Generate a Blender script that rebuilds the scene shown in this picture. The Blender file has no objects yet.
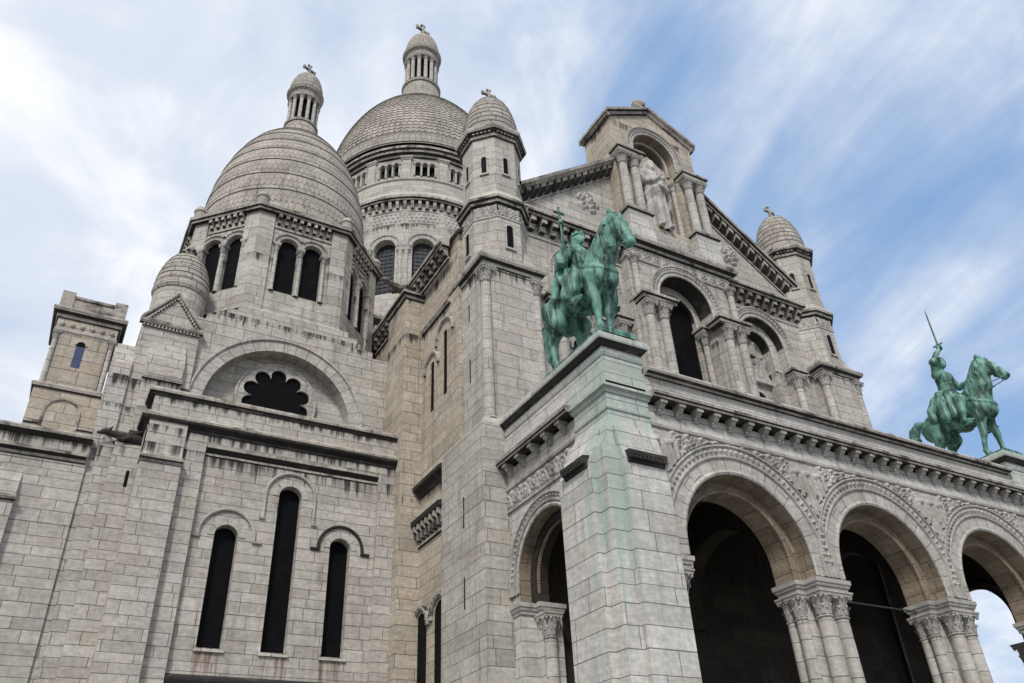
import bpy, math, random
import numpy as np
from math import sin, cos, pi, radians, sqrt, atan2, floor
from mathutils import Matrix, Vector

random.seed(11)
rng = np.random.default_rng(5)
scene = bpy.context.scene
COL = scene.collection

# ------------------------------------------------------------------ camera
cam_d = bpy.data.cameras.new("camera")
cam = bpy.data.objects.new("camera", cam_d)
COL.objects.link(cam)
R = [[0.87237634, -0.48690068, -0.04344253],
     [0.23860342, 0.50169158, -0.83148901],
     [0.42664732, 0.71500580, 0.55384003]]
cam.matrix_world = Matrix(((R[0][0], -R[1][0], -R[2][0], 0),
                           (R[0][1], -R[1][1], -R[2][1], 0),
                           (R[0][2], -R[1][2], -R[2][2], 0),
                           (0, 0, 0, 1)))
cam_d.sensor_width = 36.0
cam_d.lens = 811.84 * 36.0 / 1024.0
cam_d.clip_start = 0.1
cam_d.clip_end = 5000
scene.camera = cam

# ------------------------------------------------------------------ sun, sky, exposure
SUN_EL, SUN_AZ = 44.0, -38.0      # degrees; azimuth of the sun seen from the scene, 0 = towards -Y (south), negative = west
sdir = Vector((sin(radians(SUN_AZ)) * cos(radians(SUN_EL)), -cos(radians(SUN_AZ)) * cos(radians(SUN_EL)), sin(radians(SUN_EL))))
sun_d = bpy.data.lights.new("sun", 'SUN')
sun_d.energy = 2.0
sun_d.angle = radians(10)
sun_d.color = (1.0, 0.955, 0.89)
sun = bpy.data.objects.new("sun", sun_d)
COL.objects.link(sun)
sun.rotation_euler = sdir.to_track_quat('Z', 'Y').to_euler()
sun.location = (-40, -60, 80)

world = bpy.data.worlds.new("World")
scene.world = world
world.use_nodes = True
wn, wl = world.node_tree.nodes, world.node_tree.links
wn.clear()


class NT:
    """small helper that writes node graphs"""
    def __init__(s, tree):
        s.n, s.l = tree.nodes, tree.links

    def new(s, t, **kw):
        nd = s.n.new(t)
        for k, v in kw.items():
            setattr(nd, k, v)
        return nd

    def put(s, sock, v):
        if hasattr(v, 'is_output'):
            s.l.new(v, sock)
        else:
            sock.default_value = v

    def m(s, op, a, b=None, c=None, clamp=False):
        nd = s.new('ShaderNodeMath', operation=op, use_clamp=clamp)
        for i, v in enumerate((a, b, c)):
            if v is not None:
                s.put(nd.inputs[i], v)
        return nd.outputs[0]

    def ss(s, x, a, b, lo=0.0, hi=1.0):
        nd = s.new('ShaderNodeMapRange', interpolation_type='SMOOTHSTEP')
        for i, v in enumerate((x, a, b, lo, hi)):
            s.put(nd.inputs[i], v)
        return nd.outputs[0]

    def mix(s, f, a, b, mode='MIX'):
        nd = s.new('ShaderNodeMix', data_type='RGBA', blend_type=mode)
        s.put(nd.inputs[0], f)
        s.put(nd.inputs[6], a)
        s.put(nd.inputs[7], b)
        return nd.outputs[2]

    def noise(s, vec, scale, detail=4, rough=0.55, dist=0.0):
        nd = s.new('ShaderNodeTexNoise')
        s.put(nd.inputs['Vector'], vec)
        nd.inputs['Scale'].default_value = scale
        nd.inputs['Detail'].default_value = detail
        nd.inputs['Roughness'].default_value = rough
        nd.inputs['Distortion'].default_value = dist
        return nd.outputs['Fac']

    def vscale(s, vec, sc, loc=(0, 0, 0), rot=(0, 0, 0)):
        nd = s.new('ShaderNodeMapping')
        s.put(nd.inputs['Vector'], vec)
        nd.inputs['Location'].default_value = loc
        nd.inputs['Rotation'].default_value = rot
        nd.inputs['Scale'].default_value = sc
        return nd.outputs[0]


def build_sky():
    t = NT(world.node_tree)
    out = t.new('ShaderNodeOutputWorld')
    bg = t.new('ShaderNodeBackground')
    bg.inputs['Strength'].default_value = 0.10
    sky = t.new('ShaderNodeTexSky', sky_type='NISHITA')
    sky.sun_disc = False
    sky.sun_elevation = radians(SUN_EL)
    sky.sun_rotation = radians(180.0 + SUN_AZ * -1.0)
    sky.air_density = 1.0
    sky.dust_density = 1.2
    sky.ozone_density = 2.0
    tc = t.new('ShaderNodeTexCoord')
    d = tc.outputs['Generated']
    sep = t.new('ShaderNodeSeparateXYZ')
    t.l.new(d, sep.inputs[0])
    x, y, z = sep.outputs
    zz = t.m('MAXIMUM', z, 0.0)
    inv = t.m('DIVIDE', 1.0, t.m('ADD', zz, 0.32))
    cmb = t.new('ShaderNodeCombineXYZ')
    t.put(cmb.inputs[0], t.m('MULTIPLY', x, inv))
    t.put(cmb.inputs[1], t.m('MULTIPLY', y, inv))
    p = cmb.outputs[0]
    # soft heaped cloud
    n1 = t.noise(t.vscale(p, (1, 1, 1), (3.1, 1.7, 0)), 1.7, 7, 0.52, 0.25)
    # drawn out high cloud
    n2 = t.noise(t.vscale(p, (2.5, 0.72, 1), (0.4, 0.2, 0), (0, 0, radians(4))), 2.0, 8, 0.60, 0.6)
    n3 = t.noise(t.vscale(p, (1, 1, 1), (9.0, 4.0, 0)), 0.9, 3, 0.5)
    az = t.m('DIVIDE', x, t.m('ADD', t.m('MAXIMUM', y, 0.05), 0.05))    # west to east
    bias = t.ss(az, 0.25, 1.05, 0.30, 0.06)
    east = t.ss(az, 0.35, 0.95)
    cov = t.m('ADD', t.m('ADD', t.m('MULTIPLY', n1, t.m('SUBTRACT', 0.90, t.m('MULTIPLY', east, 0.44))), t.m('MULTIPLY', n2, t.m('ADD', 0.22, t.m('MULTIPLY', east, 0.40)))), bias)
    cov = t.m('ADD', cov, t.m('MULTIPLY', t.m('SUBTRACT', n3, 0.5), 0.30))
    low = t.ss(z, 0.05, 0.40, 0.20, 0.0)
    cov = t.m('ADD', cov, low)
    n4 = t.noise(t.vscale(p, (1.4, 1.4, 1), (5.3, 2.2, 0)), 3.2, 9, 0.58, 0.5)
    cov = t.m('ADD', cov, t.m('MULTIPLY', t.m('SUBTRACT', n4, 0.5), t.m('SUBTRACT', 0.42, t.m('MULTIPLY', east, 0.26))))
    mask = t.ss(cov, t.m('SUBTRACT', 0.45, t.m('MULTIPLY', east, 0.05)), t.m('ADD', 0.78, t.m('MULTIPLY', east, 0.12)))
    bright = t.ss(t.m('ADD', n1, t.m('ADD', t.m('MULTIPLY', t.m('SUBTRACT', n3, 0.5), 0.5), t.m('MULTIPLY', t.m('SUBTRACT', n4, 0.5), 0.6))), 0.38, 0.60, 0.0, 1.0)
    ccol = t.mix(bright, (5.3, 5.8, 6.7, 1), (7.8, 7.85, 8.0, 1))
    clear = t.mix(1.0, sky.outputs[0], (1.15, 1.22, 1.30, 1), 'MULTIPLY')
    clear = t.mix(0.80, clear, (1.95, 3.3, 5.55, 1))
    col = t.mix(mask, clear, ccol)
    t.l.new(col, bg.inputs['Color'])
    t.l.new(bg.outputs[0], out.inputs['Surface'])


build_sky()
scene.view_settings.view_transform = 'Standard'
scene.view_settings.look = 'None'
scene.view_settings.exposure = 0.45
scene.view_settings.gamma = 1.0
scene.view_settings.use_curve_mapping = False
scene.render.engine = 'CYCLES'
scene.cycles.max_bounces = 6
scene.cycles.diffuse_bounces = 3
scene.cycles.use_denoising = True

# ------------------------------------------------------------------ materials


def new_mat(name):
    m = bpy.data.materials.new(name)
    m.use_nodes = True
    m.node_tree.nodes.clear()
    t = NT(m.node_tree)
    out = t.new('ShaderNodeOutputMaterial')
    bs = t.new('ShaderNodeBsdfPrincipled')
    t.l.new(bs.outputs[0], out.inputs['Surface'])
    return m, t, bs


def stone_mat(name, ca, cb, ctint, course=0.6, bw=1.5, joint=0.021, jdark=0.32, grime=0.45, bump=0.55, green=0.0,
              blocks=True, soot=0.0, drips=(), rust=None):
    m, t, bs = new_mat(name)
    geo = t.new('ShaderNodeNewGeometry')
    pos = geo.outputs['Position']
    mott = t.noise(pos, 0.55, 6, 0.6)
    fine = t.noise(pos, 5.5, 5, 0.62)
    pit = t.noise(pos, 17.0, 3, 0.6)
    if blocks:
        uvn = t.new('ShaderNodeUVMap')
        sep = t.new('ShaderNodeSeparateXYZ')
        t.l.new(uvn.outputs[0], sep.inputs[0])
        wob = t.m('MULTIPLY', t.m('SUBTRACT', fine, 0.5), 0.012)
        u, v = t.m('ADD', sep.outputs[0], wob), t.m('ADD', sep.outputs[1], wob)
        v = t.m('ADD', v, t.m('ADD', t.m('MULTIPLY', t.m('SINE', t.m('MULTIPLY', v, 1.63)), 0.10), t.m('MULTIPLY', t.m('SINE', t.m('MULTIPLY', v, 4.1)), 0.035)))
        vv = t.m('DIVIDE', v, course)
        r = t.m('FLOOR', vv)
        fv = t.m('SUBTRACT', vv, r)
        w1 = t.new('ShaderNodeTexWhiteNoise', noise_dimensions='1D')
        t.put(w1.inputs['W'], r)
        w2 = t.new('ShaderNodeTexWhiteNoise', noise_dimensions='1D')
        t.put(w2.inputs['W'], t.m('ADD', r, 57.31))
        w = t.m('MULTIPLY', bw, t.m('ADD', 0.65, t.m('MULTIPLY', w1.outputs['Value'], 0.75)))
        xx = t.m('ADD', t.m('DIVIDE', u, w), t.m('MULTIPLY', w2.outputs['Value'], 10.0))
        # uneven block lengths along a course
        bi = t.m('FLOOR', xx)
        fx = t.m('SUBTRACT', xx, bi)
        dx = t.m('MULTIPLY', t.m('MINIMUM', fx, t.m('SUBTRACT', 1.0, fx)), w)
        dv = t.m('MULTIPLY', t.m('MINIMUM', fv, t.m('SUBTRACT', 1.0, fv)), course)
        dd = t.m('MINIMUM', dx, dv)
        jm = t.ss(dd, joint * 0.25, joint)
        cmb = t.new('ShaderNodeCombineXYZ')
        t.put(cmb.inputs[0], bi)
        t.put(cmb.inputs[1], r)
        wb = t.new('ShaderNodeTexWhiteNoise', noise_dimensions='2D')
        t.l.new(cmb.outputs[0], wb.inputs['Vector'])
        sc = t.new('ShaderNodeSeparateColor')
        t.l.new(wb.outputs['Color'], sc.inputs[0])
        base = t.mix(wb.outputs['Value'], (*ca, 1), (*cb, 1))
        base = t.mix(t.ss(sc.outputs[1], 0.70, 1.0, 0.0, 0.42), base, (*ctint, 1))
        dk = t.ss(sc.outputs[2], 0.55, 1.0, 1.0, 0.86)
        base = t.mix(1.0, base, dk, 'MULTIPLY')
    else:
        base = t.mix(t.ss(mott, 0.3, 0.7), (*ca, 1), (*cb, 1))
        jm = None
    mm = t.ss(mott, 0.25, 0.75, 0.88, 1.10)
    base = t.mix(1.0, base, mm, 'MULTIPLY')
    base = t.mix(1.0, base, t.ss(fine, 0.25, 0.75, 0.82, 1.15), 'MULTIPLY')
    wv = t.noise(t.vscale(pos, (1.6, 1.6, 9.0)), 1.0, 4, 0.6)
    base = t.mix(1.0, base, t.ss(wv, 0.3, 0.7, 0.90, 1.09), 'MULTIPLY')
    base = t.mix(t.ss(pit, 0.62, 0.78, 0.0, 0.28), base, (0.11, 0.10, 0.09, 1))
    # rain streaks and soot, with shapes of their own
    st = t.noise(t.vscale(pos, (2.6, 2.6, 0.12)), 1.0, 6, 0.62, 0.3)
    st2 = t.noise(t.vscale(pos, (0.22, 0.22, 0.2)), 1.0, 3, 0.5)
    gm = t.m('MULTIPLY', t.ss(st, 0.48, 0.74), t.ss(st2, 0.36, 0.62))
    base = t.mix(t.m('MULTIPLY', gm, grime), base, (0.085, 0.082, 0.078, 1))
    if soot > 0:
        sn = t.noise(t.vscale(pos, (0.9, 0.9, 1.4)), 1.1, 6, 0.65)
        base = t.mix(t.ss(sn, 0.62 - 0.42 * soot, 0.80 - 0.30 * soot, 0.0, 0.92), base, (0.030, 0.029, 0.028, 1))
    if green > 0:
        sx = t.new('ShaderNodeSeparateXYZ')
        t.l.new(pos, sx.inputs[0])
        gs = t.noise(t.vscale(pos, (3.0, 3.0, 0.12), (2.2, 0.3, 0)), 1.0, 5, 0.6)
        ddx = t.m('SUBTRACT', sx.outputs[0], 15.7)
        ddy = t.m('SUBTRACT', sx.outputs[1], 20.3)
        rad = t.m('SQRT', t.m('ADD', t.m('MULTIPLY', ddx, ddx), t.m('MULTIPLY', ddy, ddy)))
        top = t.m('MULTIPLY', t.ss(sx.outputs[2], 12.6, 14.6, 0.0, 0.22), t.ss(sx.outputs[1], 22.0, 24.0, 1.0, 0.0))
        run = t.m('MULTIPLY', t.ss(rad, 0.25, 1.5, 0.26, 0.0), t.ss(sx.outputs[2], 4.0, 10.5))
        gk = t.ss(t.m('ADD', gs, t.m('MAXIMUM', top, run)), 0.60, 0.76, 0.0, green)
        base = t.mix(gk, base, (0.30, 0.405, 0.36, 1))
    if rust:
        sx = t.new('ShaderNodeSeparateXYZ')
        t.l.new(pos, sx.inputs[0])
        rs = t.noise(t.vscale(pos, (7.0, 7.0, 0.30)), 1.0, 4, 0.65)
        zz = t.m('MULTIPLY', t.ss(sx.outputs[2], rust[0] - .5, rust[0] + 1.6), t.ss(sx.outputs[2], rust[1] - .05, rust[1] + .02, 1.0, 0.0))
        k = None
        for cx, hw in rust[2]:
            b = t.ss(t.m('ABSOLUTE', t.m('SUBTRACT', sx.outputs[0], cx)), hw * .75, hw, 1.0, 0.0)
            k = b if k is None else t.m('MAXIMUM', k, b)
        k = t.m('MULTIPLY', t.m('MULTIPLY', k, zz), t.ss(rs, 0.42, 0.62, 0.0, 0.9))
        base = t.mix(k, base, (0.15, 0.075, 0.05, 1))
    if drips:
        sx = t.new('ShaderNodeSeparateXYZ')
        t.l.new(pos, sx.inputs[0])
        zq = sx.outputs[2]
        k = None
        for zt, L in drips:
            b = t.m('MULTIPLY', t.ss(zq, zt - L, zt), t.m('LESS_THAN', zq, zt + .03))
            k = b if k is None else t.m('MAXIMUM', k, b)
        dn = t.noise(t.vscale(pos, (4.2, 4.2, 0.16), (7, 3, 0)), 1.0, 5, 0.65)
        dl = t.noise(t.vscale(pos, (0.5, 0.5, 0.5), (1, 8, 0)), 1.0, 3, 0.5)
        dv_ = t.m('ADD', t.m('ADD', t.m('MULTIPLY', k, 0.34), t.m('MULTIPLY', dn, 0.75)), t.m('MULTIPLY', dl, 0.35))
        base = t.mix(t.m('MULTIPLY', t.ss(dv_, 0.80, 0.98), t.m('GREATER_THAN', k, 0.001)), base, (0.045, 0.042, 0.039, 1))
    if jm is not None:
        base = t.mix(t.ss(jm, 0.0, 1.0, 1.0 - jdark, 0.0), base, (0.05, 0.047, 0.043, 1))
    t.l.new(base, bs.inputs['Base Color'])
    bs.inputs['Roughness'].default_value = 0.93
    bs.inputs['Specular IOR Level'].default_value = 0.2
    h = t.m('ADD', t.m('MULTIPLY', fine, 0.35), t.m('MULTIPLY', pit, 0.20))
    if jm is not None:
        h = t.m('ADD', h, t.m('MULTIPLY', jm, 0.55))
        h = t.m('ADD', h, t.m('MULTIPLY', wb.outputs['Value'], 0.18))
    bp = t.new('ShaderNodeBump')
    bp.inputs['Strength'].default_value = bump
    bp.inputs['Distance'].default_value = 0.06
    t.l.new(h, bp.inputs['Height'])
    t.l.new(bp.outputs[0], bs.inputs['Normal'])
    return m


A1, B1, T1 = (0.402, 0.381, 0.343), (0.464, 0.443, 0.405), (0.40, 0.335, 0.275)
M = {}
M['stone'] = stone_mat('limestone', A1, B1, T1, bw=1.8, drips=((26.15, 1.6), (31.1, 1.3), (61.9, 2.5), (58.9, 2.0)))
M['pale'] = stone_mat('pale_limestone', (0.472, 0.456, 0.424), (0.532, 0.516, 0.484), (0.47, 0.42, 0.355), course=0.62, bw=2.3, grime=0.5, jdark=0.30)
M['pier'] = stone_mat('stained_limestone', (0.482, 0.470, 0.438), (0.545, 0.533, 0.50), (0.47, 0.42, 0.37), course=0.62, bw=2.3, grime=0.35, green=0.6, jdark=0.30)
M['chapel'] = stone_mat('chapel_limestone', (0.408, 0.382, 0.345), (0.472, 0.446, 0.409), (0.385, 0.335, 0.29), course=0.47, bw=1.55, drips=((17.75, 1.3), (16.88, 1.7), (19.25, .8), (20.8, 1.3)),
                        rust=(6.9, 8.62, ((6.3, .66), (8.94, .70), (11.5, .62))))
M['tan'] = stone_mat('tan_limestone', (0.40, 0.35, 0.285), (0.465, 0.415, 0.345), (0.38, 0.30, 0.235), course=0.58, bw=1.7, drips=((16.05, 1.4), (25.85, 1.3), (28.6, 1.6), (42.8, 1.5)))
M['carved'] = stone_mat('carved_limestone', (0.35, 0.335, 0.31), (0.42, 0.40, 0.375), T1, blocks=False, grime=0.6)
M['soot'] = stone_mat('sooty_stone', (0.37, 0.345, 0.305), (0.45, 0.42, 0.375), T1, course=3.0, bw=1.7, grime=0.85, soot=0.34)
M['black'] = stone_mat('blackened_stone', (0.055, 0.052, 0.048), (0.115, 0.108, 0.10), T1, course=3.0, bw=1.7, grime=0.8, soot=0.9)  # soot and grime, plus shade painted onto moulding undersides
M['vous'] = stone_mat('voussoir_stone', (0.39, 0.372, 0.34), (0.465, 0.447, 0.415), (0.41, 0.365, 0.32), course=0.62, bw=3.0, grime=0.5)
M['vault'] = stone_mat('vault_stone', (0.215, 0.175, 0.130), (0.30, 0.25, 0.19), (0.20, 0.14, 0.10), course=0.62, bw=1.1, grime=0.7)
M['dim'] = stone_mat('porch_shade_stone', (0.028, 0.024, 0.019), (0.048, 0.041, 0.033), (0.026, 0.021, 0.017), course=0.62, bw=1.3, grime=0.6)  # shade of the porch interior put into a near-black base colour
M['dome'] = stone_mat('dome_stone', (0.32, 0.295, 0.26), (0.40, 0.375, 0.335), (0.33, 0.28, 0.23), course=0.48, bw=0.9, joint=0.04, jdark=0.3, grime=0.5)
M['scale'] = stone_mat('scale_stone', (0.30, 0.275, 0.24), (0.39, 0.36, 0.32), T1, blocks=False, grime=0.5)
M['statue'] = stone_mat('white_statue_stone', (0.41, 0.395, 0.37), (0.49, 0.475, 0.45), T1, blocks=False, grime=0.7)


def bronze_mat():
    m, t, bs = new_mat('green_bronze')
    geo = t.new('ShaderNodeNewGeometry')
    pos = geo.outputs['Position']
    a = t.noise(pos, 1.6, 6, 0.6)
    b = t.noise(t.vscale(pos, (3.0, 3.0, 0.5)), 1.0, 5, 0.6)
    c = t.noise(pos, 9.0, 4, 0.6)
    base = t.mix(t.ss(a, 0.32, 0.68), (0.070, 0.185, 0.145, 1), (0.150, 0.330, 0.262, 1))
    base = t.mix(t.ss(b, 0.44, 0.58, 0.0, 0.92), base, (0.018, 0.045, 0.038, 1))
    d2 = t.noise(t.vscale(pos, (4.5, 4.5, 0.35), (3, 1, 0)), 1.0, 5, 0.65)
    base = t.mix(t.ss(d2, 0.53, 0.64, 0.0, 0.75), base, (0.22, 0.40, 0.33, 1))
    base = t.mix(t.ss(c, 0.60, 0.78, 0.0, 0.45), base, (0.02, 0.05, 0.042, 1))
    t.l.new(base, bs.inputs['Base Color'])
    bs.inputs['Roughness'].default_value = 0.62
    bs.inputs['Metallic'].default_value = 0.1
    bp = t.new('ShaderNodeBump')
    bp.inputs['Strength'].default_value = 0.45
    bp.inputs['Distance'].default_value = 0.05
    t.l.new(t.m('ADD', t.m('MULTIPLY', b, 0.6), t.m('MULTIPLY', c, 0.5)), bp.inputs['Height'])
    t.l.new(bp.outputs[0], bs.inputs['Normal'])
    return m


def plain_mat(name, col, rough=0.6, metal=0.0, var=0.2, sc=3.0):
    m, t, bs = new_mat(name)
    geo = t.new('ShaderNodeNewGeometry')
    n = t.noise(geo.outputs['Position'], sc, 4, 0.6)
    base = t.mix(1.0, (*col, 1), t.ss(n, 0.2, 0.8, 1 - var, 1 + var), 'MULTIPLY')
    t.l.new(base, bs.inputs['Base Color'])
    bs.inputs['Roughness'].default_value = rough
    bs.inputs['Metallic'].default_value = metal
    return m


M['bronze'] = bronze_mat()
M['glass'] = plain_mat('dark_glass', (0.006, 0.006, 0.007), 0.5, var=0.3)
M['glass'].node_tree.nodes['Principled BSDF'].inputs['Specular IOR Level'].default_value = 0.04
M['lead'] = plain_mat('window_lead', (0.020, 0.021, 0.024), 0.6)
M['leaded'] = plain_mat('leaded_glass', (0.030, 0.033, 0.042), 0.30, var=0.45, sc=1.3)
M['leaded'].node_tree.nodes['Principled BSDF'].inputs['Specular IOR Level'].default_value = 0.3
M['blueglass'] = plain_mat('blue_glass', (0.035, 0.055, 0.13), 0.25)
M['iron'] = plain_mat('iron', (0.05, 0.05, 0.05), 0.6, 0.3)
M['wood'] = plain_mat('door_wood', (0.035, 0.025, 0.02), 0.6)
M['paving'] = stone_mat('paving_stone', (0.13, 0.125, 0.118), (0.18, 0.173, 0.163), (0.15, 0.14, 0.13), course=0.8, bw=1.2, joint=0.02)

# ------------------------------------------------------------------ mesh helpers


class Fr:
    """a wall frame: u runs along the wall, n outwards. angle 0 faces -Y (south), -90 faces west, 90 faces east"""
    def __init__(s, x, y, a=0.0):
        s.x, s.y = x, y
        a = radians(a)
        s.U, s.N = (cos(a), sin(a)), (sin(a), -cos(a))

    def p(s, u, z, n=0.0):
        return (s.x + s.U[0] * u + s.N[0] * n, s.y + s.U[1] * u + s.N[1] * n, z)


class MB:
    def __init__(s):
        s.v, s.f, s.uv, s.mi = [], [], [], []

    def face(s, pts, uv=None, m=0):
        if uv is None:
            nx = ny = nz = 0.0
            k = len(pts)
            for i in range(k):
                a, b = pts[i], pts[(i + 1) % k]
                nx += (a[1] - b[1]) * (a[2] + b[2])
                ny += (a[2] - b[2]) * (a[0] + b[0])
                nz += (a[0] - b[0]) * (a[1] + b[1])
            L = sqrt(nx * nx + ny * ny + nz * nz)
            if L < 1e-9:
                return
            nx, ny, nz = nx / L, ny / L, nz / L
            hl = sqrt(nx * nx + ny * ny)
            if hl < 0.2:
                uv = [(p[0], p[1]) for p in pts]
            else:
                tx, ty = -ny / hl, nx / hl
                uv = [(p[0] * tx + p[1] * ty, p[2] if hl > 0.8 else p[2] / hl) for p in pts]
        i0 = len(s.v)
        s.v.extend(pts)
        s.f.append(tuple(range(i0, i0 + len(pts))))
        s.uv.extend(uv)
        s.mi.append(m)

    def grid(s, rows, uvrows=None, m=0, shared=True):
        """rows of points, joined into a sheet with shared vertices"""
        nr, nc = len(rows), len(rows[0])
        i0 = len(s.v)
        for r in rows:
            s.v.extend(r)
        for i in range(nr - 1):
            for j in range(nc - 1):
                s.f.append((i0 + i * nc + j, i0 + i * nc + j + 1, i0 + (i + 1) * nc + j + 1, i0 + (i + 1) * nc + j))
                if uvrows:
                    s.uv.extend((uvrows[i][j], uvrows[i][j + 1], uvrows[i + 1][j + 1], uvrows[i + 1][j]))
                else:
                    s.uv.extend(((0, 0), (0, 0), (0, 0), (0, 0)))
                s.mi.append(m)

    def rect(s, F, u0, u1, z0, z1, n=0.0, m=0):
        if u1 - u0 < 1e-5 or z1 - z0 < 1e-5:
            return
        s.face([F.p(u0, z0, n), F.p(u1, z0, n), F.p(u1, z1, n), F.p(u0, z1, n)], m=m)

    def box(s, F, u0, u1, z0, z1, n0, n1, m=0, top=True, bot=True, back=False):
        p = F.p
        s.face([p(u0, z0, n1), p(u1, z0, n1), p(u1, z1, n1), p(u0, z1, n1)], m=m)
        s.face([p(u0, z0, n0), p(u0, z0, n1), p(u0, z1, n1), p(u0, z1, n0)], m=m)
        s.face([p(u1, z0, n1), p(u1, z0, n0), p(u1, z1, n0), p(u1, z1, n1)], m=m)
        if top:
            s.face([p(u0, z1, n1), p(u1, z1, n1), p(u1, z1, n0), p(u0, z1, n0)], m=m)
        if bot:
            s.face([p(u0, z0, n0), p(u1, z0, n0), p(u1, z0, n1), p(u0, z0, n1)], m=m)
        if back:
            s.face([p(u1, z0, n0), p(u0, z0, n0), p(u0, z1, n0), p(u1, z1, n0)], m=m)

    def prism(s, F, u0, u1, prof, m=0):
        """profile of (n, z) points carried along u"""
        k = len(prof)
        for i in range(k):
            a, b = prof[i], prof[(i + 1) % k]
            s.face([F.p(u0, a[1], a[0]), F.p(u1, a[1], a[0]), F.p(u1, b[1], b[0]), F.p(u0, b[1], b[0])], m=m)
        s.face([F.p(u0, q[1], q[0]) for q in prof], m=m)
        s.face([F.p(u1, q[1], q[0]) for q in reversed(prof)], m=m)

    def extrude(s, pts, z0, z1, closed=True, top=True, m=0):
        k = len(pts)
        for i in range(k if closed else k - 1):
            a, b = pts[i], pts[(i + 1) % k]
            s.face([(a[0], a[1], z0), (b[0], b[1], z0), (b[0], b[1], z1), (a[0], a[1], z1)], m=m)
        if top and closed:
            s.face([(q[0], q[1], z1) for q in pts], m=m)

    def ring(s, pts, prof, closed=True, m=0):
        """moulding of (offset, z) points carried round a plan outline (counter-clockwise), mitred at the corners"""
        k = len(pts)
        ns = []
        for i in range(k if closed else k - 1):
            a, b = pts[i], pts[(i + 1) % k]
            L = sqrt((b[0] - a[0]) ** 2 + (b[1] - a[1]) ** 2)
            ns.append(((b[1] - a[1]) / L, -(b[0] - a[0]) / L))
        ms = []
        for i in range(k):
            if closed:
                n1, n2 = ns[i - 1], ns[i]
            else:
                n1, n2 = ns[max(i - 1, 0)], ns[min(i, k - 2)]
            q = 1 + n1[0] * n2[0] + n1[1] * n2[1]
            ms.append(((n1[0] + n2[0]) / q, (n1[1] + n2[1]) / q))
        P = lambda i, o, z: (pts[i][0] + ms[i][0] * o, pts[i][1] + ms[i][1] * o, z)
        for i in range(k if closed else k - 1):
            j = (i + 1) % k
            for a, b in zip(prof[:-1], prof[1:]):
                s.face([P(i, a[0], a[1]), P(j, a[0], a[1]), P(j, b[0], b[1]), P(i, b[0], b[1])], m=m)
        if not closed:
            s.face([P(0, *q) for q in prof], m=m)
            s.face([P(k - 1, *q) for q in reversed(prof)], m=m)

    def lathe(s, cx, cy, prof, seg=24, a0=0.0, a1=2 * pi, m=0, rref=None):
        rr = rref or max(q[0] for q in prof)
        rows, uvs = [], []
        L = 0.0
        for i, (r, z) in enumerate(prof):
            if i:
                L += sqrt((r - prof[i - 1][0]) ** 2 + (z - prof[i - 1][1]) ** 2)
            rows.append([(cx + r * cos(a0 + (a1 - a0) * j / seg), cy + r * sin(a0 + (a1 - a0) * j / seg), z) for j in range(seg + 1)])
            uvs.append([((a0 + (a1 - a0) * j / seg) * rr, prof[0][1] + L) for j in range(seg + 1)])
        s.grid(rows, uvs, m)

    def arch(s, F, uc, zs, prof, seg=28, a0=pi, a1=0.0, leg=0.0, m=0):
        """moulding of (radius, n) points swept round a half circle; leg carries it straight down"""
        path = []
        if leg > 0:
            path.append((a0, -leg))
        for i in range(seg + 1):
            path.append((a0 + (a1 - a0) * i / seg, 0.0))
        if leg > 0:
            path.append((a1, -leg))
        rm = sum(q[0] for q in prof) / len(prof)
        rows, uvs = [], []
        for a, dz in path:
            rows.append([F.p(uc + r * cos(a), zs + r * sin(a) + dz, n) for r, n in prof])
            uvs.append([(r * 0.9 + n, a * rm + dz + 0.1) for r, n in prof])
        # separate strips keep the edges of the moulding crisp
        for j in range(len(prof) - 1):
            s.grid([[r[j], r[j + 1]] for r in rows], [[q[j], q[j + 1]] for q in uvs], m)

    def opening(s, F, uc, hw, zb, zs, n=0.0, m=0, seg=16):
        pts = [F.p(uc - hw, zb, n), F.p(uc + hw, zb, n)]
        pts += [F.p(uc + hw * cos(pi * i / seg), zs + hw * sin(pi * i / seg), n) for i in range(seg + 1)]
        s.face(pts, m=m)

    def wall(s, F, u0, u1, z0, z1, ops=(), d=0.5, n=0.0, seg=20, m=0, mr=None, ms=None):
        """wall face with round-headed openings (centre, half width, sill, spring) and their reveals"""
        mr = m if mr is None else mr
        ms = mr if ms is None else ms
        x = u0
        for (c, hw, zb, zs) in sorted(ops):
            a, b = c - hw, c + hw
            s.rect(F, x, a, z0, z1, n, m)
            s.rect(F, a, b, z0, zb, n, m)
            pp = [(c + hw * cos(pi - pi * i / seg), zs + hw * sin(pi * i / seg)) for i in range(seg + 1)]
            for (ua, za), (ub, zb2) in zip(pp[:-1], pp[1:]):
                s.face([F.p(ua, za, n), F.p(ub, zb2, n), F.p(ub, z1, n), F.p(ua, z1, n)], m=m)
            s.face([F.p(a, zb, n), F.p(a, zb, n - d), F.p(a, zs, n - d), F.p(a, zs, n)], m=mr)
            s.face([F.p(b, zb, n - d), F.p(b, zb, n), F.p(b, zs, n), F.p(b, zs, n - d)], m=mr)
            if zb > z0:
                s.face([F.p(a, zb, n), F.p(b, zb, n), F.p(b, zb, n - d), F.p(a, zb, n - d)], m=mr)
            s.arch(F, c, zs, [(hw, n), (hw, n - d)], seg, m=ms)
            x = b
        s.rect(F, x, u1, z0, z1, n, m)

    def corbels(s, F, u0, u1, z0, z1, dep, w=0.35, step=0.8, n=0.0, m=0):
        k = max(1, int(round((u1 - u0) / step)))
        h = z1 - z0
        for i in range(k):
            c = u0 + (i + 0.5) * (u1 - u0) / k
            s.prism(F, c - w / 2, c + w / 2, [(n, z0), (n + dep * .45, z0 + h * .12), (n + dep * .62, z0 + h * .45), (n + dep, z0 + h * .62), (n + dep, z1), (n, z1)], m)

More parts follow.
